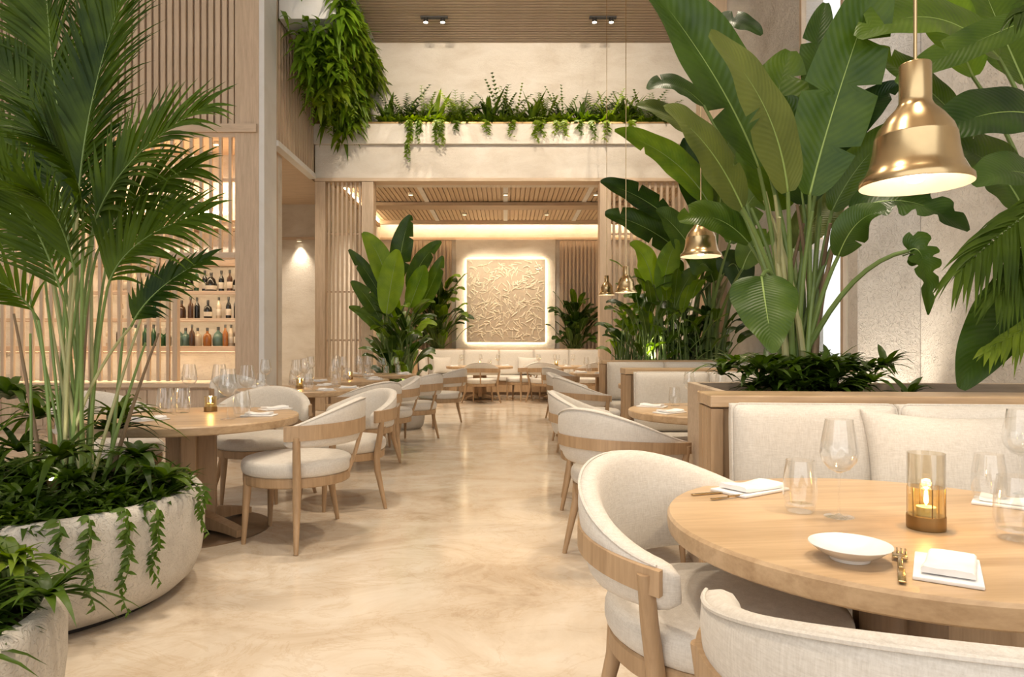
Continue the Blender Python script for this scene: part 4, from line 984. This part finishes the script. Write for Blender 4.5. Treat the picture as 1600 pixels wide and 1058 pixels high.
# plant reaching in from the right
corner = thing('corner_plant', 'large-leaved plant reaching in from the right picture edge', 'plant', (2.85, 3.35, .92)); CB = Vector((2.85, 3.35, .92))
def c_(p0, p1, p2, wpx, mat, Y0, Y1, tears=1, **kw):
    stem_leaf(corner, CB + Vector((rng.uniform(-.08, .08), rng.uniform(-.08, .08), 0)), at(*p0, Y0), at(*p1, (Y0 + Y1) / 2), at(*p2, Y1), wpx * (Y0 + Y1) / 2 / F, mat, .016, tears=rand_tears(rng, tears), seed=rng.randint(0, 9999), **kw)
c_((1650, 190), (1560, 150), (1455, 215), 105, 'leaf_dark', 3.2, 3.1, 0)
c_((1640, 20), (1520, 60), (1400, 130), 62, 'leaf_mid', 3.3, 3.2, 1)
c_((1640, 420), (1560, 480), (1500, 608), 92, 'leaf_dark', 3.0, 2.8, 1)
c_((1600, 330), (1560, 240), (1480, 225), 110, 'leaf_mid', 3.4, 3.4, 1)
c_((1640, 300), (1590, 240), (1520, 290), 80, 'leaf_dark', 3.1, 2.9, 1)
c_((1560, 90), (1460, -20), (1340, 60), 110, 'leaf_mid', 3.5, 3.3, 2)
c_((1520, 120), (1480, 20), (1420, -60), 110, 'leaf_bright', 3.7, 3.7, 2)
c_((1600, 130), (1560, 40), (1520, -60), 120, 'leaf_mid', 3.8, 3.8, 2)
c_((1500, 190), (1430, 110), (1350, 80), 80, 'leaf_mid', 3.8, 3.7, 2)
fan = thing('fan_palm', 'fan palm with narrow leaflets at the right picture edge', 'palm', (2.7, 3.05, .92)); FB = Vector((2.7, 3.05, .93))
for k, (a, b, c, lf) in enumerate((((1660, 300), (1600, 330), (1500, 420), .24), ((1670, 350), (1620, 380), (1560, 460), .22), ((1680, 480), (1640, 490), (1545, 545), .14), ((1680, 30), (1640, 0), (1590, 20), .18))):
    frond(fan, FB, at(*a, 2.9), at(*b, 2.85), at(*c, 2.75), lf, seed=k, n=26, droop=.5, mat='palm_leaf' if k != 2 else 'fern_leaf', wd=.026)

# ------------------------------------------------------------------ tall plants behind the third banquette
DY = 10.1
tall = thing('tall_leaf_plant', 'tall paddle-leaved plant behind the second pendant lamp', 'plant', (2.90, DY, .9)); TB_ = Vector((2.90, DY, .9))
def t_(p0, p1, p2, wpx, mat, dy=0., tears=2, th=None, **kw):
    o = th or tall; b = o.location + Vector((rng.uniform(-.25, .25), rng.uniform(-.2, .2), 0)); Y = DY + dy
    stem_leaf(o, b, at(*p0, Y), at(*p1, Y - .1), at(*p2, Y - .25), wpx * Y / F, mat, .028, tears=rand_tears(rng, tears), seed=rng.randint(0, 9999), **kw)
t_((1108, 318), (1060, 235), (960, 205), 62, 'leaf_bright', -.2, 1)
t_((1050, 345), (1000, 300), (938, 285), 50, 'leaf_dark', 0, 2)
t_((1070, 400), (1010, 345), (945, 335), 56, 'leaf_dark', -.1, 2)
t_((1110, 350), (1080, 280), (1070, 215), 60, 'leaf_dark', .2, 2)
t_((1125, 330), (1125, 250), (1150, 190), 60, 'leaf_mid', .2, 2)
t_((1140, 380), (1170, 300), (1200, 290), 56, 'leaf_mid', -1.4, 2)
t_((1100, 420), (1060, 350), (1025, 330), 58, 'leaf_mid', -.3, 2)
t_((1130, 430), (1155, 380), (1160, 470), 56, 'leaf_dark', -.6, 2)
t_((1160, 420), (1180, 360), (1215, 380), 50, 'leaf_mid', -1.6, 2)
t_((1115, 440), (1100, 390), (1085, 430), 46, 'leaf_mid', -.4, 1)
for k in range(10):
    b = TB_ + Vector((rng.uniform(-.3, .3), rng.uniform(-.2, .2), 0)); q = at(1105 + rng.uniform(-40, 60), rng.uniform(380, 440), DY)
    stem_tube(tall, arc(b, (b.x * .7 + q.x * .3, b.y, b.z * .4 + q.z * .6), q, 8), .035, .015, 'stem_pale' if k % 2 else 'stem_green', tall.location, 'stalk')
bright = thing('leafy_shrub', 'bright green leafy shrub between the third pendant lamp and the tall plant', 'plant', (2.25, 10.0, .9))
t_((1020, 445), (1010, 390), (984, 383), 40, 'leaf_bright', -.3, 0, bright)
t_((1035, 470), (1040, 400), (1060, 375), 36, 'leaf_bright', -.3, 0, bright)
t_((1050, 500), (1065, 440), (1090, 420), 36, 'leaf_mid', -.2, 0, bright)
clump(bright, (2.25, 10.0, .92), 70, 1.9, .75, .48, .17, ['leaf_bright', 'leaf_bright', 'leaf_mid', 'leaf_dark'], 21, 1, jit=.4, low=.15)
lows = thing('leafy_shrub', 'lower green shrub beside the wooden post behind the third banquette', 'plant', (1.95, 10.1, .9))
clump(lows, (1.95, 10.1, .92), 44, 1.2, .36, .36, .13, ['leaf_bright', 'leaf_bright', 'leaf_mid'], 22, 0, jit=.3, low=.1)
fill = thing('leafy_shrub', 'dark shrub under the tall plant, right of the second pendant lamp', 'plant', (2.95, 10.0, .9))
clump(fill, (2.8, 10.0, .92), 48, 1.2, .5, .38, .14, ['leaf_dark', 'leaf_mid'], 23, 0, jit=.35, low=.1)

# ------------------------------------------------------------------ mid plant on the left and back-room shrubs
pot = thing('concrete_planter', 'round concrete pot behind the aisle chairs on the left, below the big leafy plant', 'planter', (-2.05, 12.1, 0), 0, 'round concrete planters')
MB().lathe([(.0, 0), (.34, 0), (.40, .06), (.43, .2), (.43, .42), (.41, .44), (.38, .44), (.37, .36), (.0, .36)], 40).build('bowl', 'concrete', pot, True, 60)
MB().lathe([(.368, .361), (.368, .39), (.0, .41)], 30).build('soil_fill', 'soil', pot)
pot2 = thing('concrete_planter', 'small low concrete pot standing by the aisle chairs on the left', 'planter', (-1.5, 9.95, 0), 0, 'round concrete planters')
MB().lathe([(.0, 0), (.26, 0), (.30, .05), (.32, .15), (.32, .24), (.30, .26), (.28, .26), (.27, .2), (.0, .2)], 40).build('bowl', 'concrete', pot2, True, 60)
cover('ground_cover', 'low green plants in the small pot by the aisle chairs', disc((-1.5, 9.95), .27, .2, .12), 22, 12, .22, .035, 'fern_leaf', 31, .4, loc=(-1.5, 9.95, .2))
mid = thing('tall_leaf_plant', 'big leafy banana-like plant left of the artwork, in front of the slatted post', 'plant', (-2.05, 12.1, .38)); DY2 = 12.1
def m_(p0, p1, p2, wpx, mat, dy=0., tears=1, **kw):
    b = mid.location + Vector((rng.uniform(-.15, .15), rng.uniform(-.12, .12), 0)); Y = DY2 + dy
    stem_leaf(mid, b, at(*p0, Y), at(*p1, Y - .1), at(*p2, Y - .2), wpx * Y / F, mat, .026, tears=rand_tears(rng, tears), seed=rng.randint(0, 9999), **kw)
m_((608, 462), (600, 395), (566, 364), 36, 'leaf_bright', -.3, 0); m_((622, 440), (625, 380), (642, 336), 36, 'leaf_dark', 0, 3); m_((604, 490), (612, 430), (622, 390), 42, 'leaf_bright', -.5, 0)
m_((640, 455), (655, 400), (690, 378), 32, 'leaf_dark', -.1, 1); m_((598, 470), (580, 430), (545, 390), 24, 'leaf_dark', .1, 1); m_((594, 500), (575, 460), (548, 440), 26, 'leaf_mid', -.2, 1)
m_((596, 520), (580, 490), (545, 480), 22, 'leaf_mid', -.2, 1); m_((640, 480), (655, 440), (665, 415), 34, 'leaf_bright', -.3, 0); m_((650, 490), (675, 450), (692, 400), 30, 'leaf_mid', 0, 1)
clump(mid, (-1.85, 11.95, .40), 80, 2.3, .62, .48, .17, ['leaf_mid', 'leaf_dark', 'leaf_bright', 'leaf_mid'], 24, 0, jit=.2, low=.15, r=.016)
s1 = thing('leafy_shrub', 'glossy leafy shrub behind the left end of the back banquette', 'plant', (-1.7, 17.55, 1.0))
clump(s1, (-1.7, 17.5, 1.02), 95, 2.7, .95, .62, .2, ['leaf_mid', 'leaf_dark', 'leaf_bright'], 25, 0, az=(190, 350), jit=.12, low=.12, r=.014)
s2 = thing('leafy_shrub', 'dark leafy shrub behind the right end of the back banquette', 'plant', (1.75, 17.55, 1.0))
clump(s2, (1.75, 17.5, 1.02), 64, 1.8, .75, .58, .2, ['leaf_dark', 'leaf_mid', 'leaf_dark'], 26, 0, az=(190, 350), jit=.12, low=.12, r=.014)

# ------------------------------------------------------------------ planted beam and hanging greenery
rng = random.Random(14); NF = 18
for k in range(NF):
    x = -2.15 + k * (5.0 / (NF - 1)) + rng.uniform(-.06, .06); lb = LB(); kind = k % 3; ox = Vector((0, 0, 0))
    if kind == 0:                                   # strap leaves arching out of a rosette
        for q in range(24):
            d = rnd_dir(rng, rng.uniform(.7, 3.2)); d.y = d.y * (.25 if d.y > 0 else .8); ln = rng.uniform(.55, 1.0)
            blade(lb, Vector((rng.uniform(-.06, .06), rng.uniform(-.06, .06), 0)), d.normalized(), Vector((0, -.3, 1)), ln, rng.uniform(.07, .11), rng.uniform(.15, .75), 8, 0, .35, .9)
    else:                                           # feathery fronds with paired leaflets
        for q in range(13 if kind == 1 else 17):
            d = rnd_dir(rng, rng.uniform(.7, 3.0)); d.y = d.y * (.25 if d.y > 0 else .9); d.normalize(); ln = rng.uniform(.6, 1.1) * (1 if kind == 1 else .85); dr = rng.uniform(.1, .5); m = 12
            ps = [d * (ln * j / m) + Vector((0, 0, -dr * ln * (j / m) ** 2)) for j in range(m + 1)]; lb.tube_(ps, .004, 4, 1)
            for j in range(2, m + 1):
                tn = (ps[j] - ps[j - 1]).normalized(); sd = tn.cross(Vector((0, -.5, 1))).normalized()
                for s_ in (-1, 1): blade(lb, ps[j], (sd * s_ + tn * .7).normalized(), Vector((0, -.4, 1)), (.19 if kind == 1 else .13) * (1.15 - .75 * j / m), .05 if kind == 1 else .04, .25, 3)
        for q in range(14):
            d = rnd_dir(rng, rng.uniform(.2, .9)); d.y = -abs(d.y); blade(lb, Vector((rng.uniform(-.14, .14), -.05, 0)), d.normalized(), Vector((0, -.3, 1)), rng.uniform(.2, .4), .07, .3, 4)
    o = lb.build('fern', [['leaf_mid', 'fern_leaf', 'fern_leaf', 'cover_leaf'][(k * 7 + k // 3) % 4], 'rib'], None, True, 0, (x, 12.76, 5.27))
    tag(o, 'leafy fern in the beam planter, ' + ('leftmost' if k == 0 else 'rightmost' if k == NF - 1 else ORD[k] + ' from the left'), 'fern', 'ferns along the beam planter')
cover('beam_foliage', 'mixed small bright leaves filling the beam planter between the ferns', lambda r: Vector((r.uniform(-2.35, 3.1), r.uniform(12.57, 12.75), 5.28 + .06 * r.random())), 130, 9, .27, .06, 'fern_leaf', 71, .4, loc=(.3, 12.66, 5.28), up=(.3, 1.8), flat=.5)
vx = [640, 655, 682, 690, 712, 760, 800, 838, 846, 870, 882, 905, 925, 948, 985]
vl = [.75, .4, .5, .45, .2, .25, .3, .42, .30, .25, .3, .28, .35, .4, .3]
for k, (px, l) in enumerate(zip(vx, vl)):
    p = at(px, 196, 12.50); p.z = 5.302; p.y = 12.55
    vine(p, l, 'thin vine hanging from the beam planter, ' + (ORD[k] + ' from the left' if k else 'leftmost'), 200 + k, 'fern_leaf', 'vines hanging from the beam', (0, -1, 0), 1.6, .075, .06, 2, .09)
ht = thing('planter_trough', 'high stone planter trough on the mezzanine, mostly hidden by hanging greenery', 'planter', (-3.06, 11.75, 6.25))
MB().box(-.44, .44, -1.2, 1.4, 0, .04).box(-.44, -.40, -1.2, 1.4, .04, .5).box(.40, .44, -1.2, 1.4, .04, .5).box(-.40, .40, -1.2, -1.16, .04, .5).build('shell', 'pale_stone', ht, False)
MB().box(-.40, .40, -1.16, 1.4, .04, .42).build('soil_fill', 'soil', ht, False)
rng = random.Random(15)
for k in range(6):
    y = 10.75 + k * .44; lb = LB(); org = Vector((-3.0, y, 6.6))
    for q in range(430):
        u = rng.random(); f = rng.random() ** .8
        zl = 1.15 + .25 * math.sin(k * 2.1) + .25 * (k / 5)
        p = Vector((rng.uniform(-.42, .50) * (1 - .35 * f) + .05 * f, rng.uniform(-.32, .32), .28 - (zl + .28) * f))
        if abs(p.x) < .40 and p.z < .1: p.x = math.copysign(.44 + rng.uniform(0, .12), p.x if rng.random() < .25 else 1) if p.z > -.4 else p.x
        d = Vector((rng.uniform(-.7, .9), rng.uniform(-1, .2), rng.uniform(-.7, .6))).normalized()
        blade(lb, p, d, Vector((.2, -.6, 1)), rng.uniform(.18, .36), rng.uniform(.07, .12), rng.uniform(.2, .9), 5)
    for q in range(9):
        x, yy = rng.uniform(-.3, .45), rng.uniform(-.25, .25); z0 = -.7 - rng.random() * .5; ln = rng.uniform(.3, .7)
        lb.tube_([Vector((x, yy, z0)), Vector((x + .02, yy, z0 - ln * .5)), Vector((x, yy - .02, z0 - ln))], .003, 4, 0)
        for j in range(14): blade(lb, Vector((x + .01, yy, z0 - ln * j / 14)), rnd_dir(rng, -.4), Vector((0, -1, .4)), .07, .028, .3, 3)
    tag(lb.build('hanging_plant', ['fern_leaf' if k % 3 else 'leaf_bright', 'cover_leaf'], None, True, 0, org),
        'thick green plant hanging from the mezzanine trough, ' + ['nearest of the six', 'second nearest', 'third nearest', 'fourth nearest', 'fifth nearest', 'farthest, in the corner'][k], 'hanging plant', 'hanging plants on the mezzanine')

# ------------------------------------------------------------------ uplights among the plants
def uplight(p, aim, pw, label, ang=70):
    t = thing('garden_uplight', label, 'spotlight', p, 0, 'small uplights among the plants')
    MB().lathe([(.0, -.06), (.028, -.06), (.032, 0), (.026, 0), (.0, -.008)], 16).build('housing', 'brass_dark', t)
    MB().lathe([(.0, -.006), (.024, -.004), (.02, .006), (.0, .01)], 14).build('bulb_lens', 'bulb', t)
    spot('uplight_beam', Vector(p) + Vector((0, 0, .03)), aim, pw, ang, .8)
uplight((-2.02, 3.06, .60), (-2.0, 3.3, 3), 8, 'small glowing uplight at the foot of the palm stems')
uplight((3.27, 5.88, .061), (3.34, 6.07, 1.5), 130, 'uplight grazing the rough stone pillar on the right', 62)
uplight((2.1, 9.76, .98), (2.2, 10.3, 4), 30, 'uplight in the shrubs behind the third banquette', 110)
uplight((-1.75, 11.75, .55), (-2.0, 12.2, 3), 12, 'uplight at the foot of the big leafy plant on the left', 100)
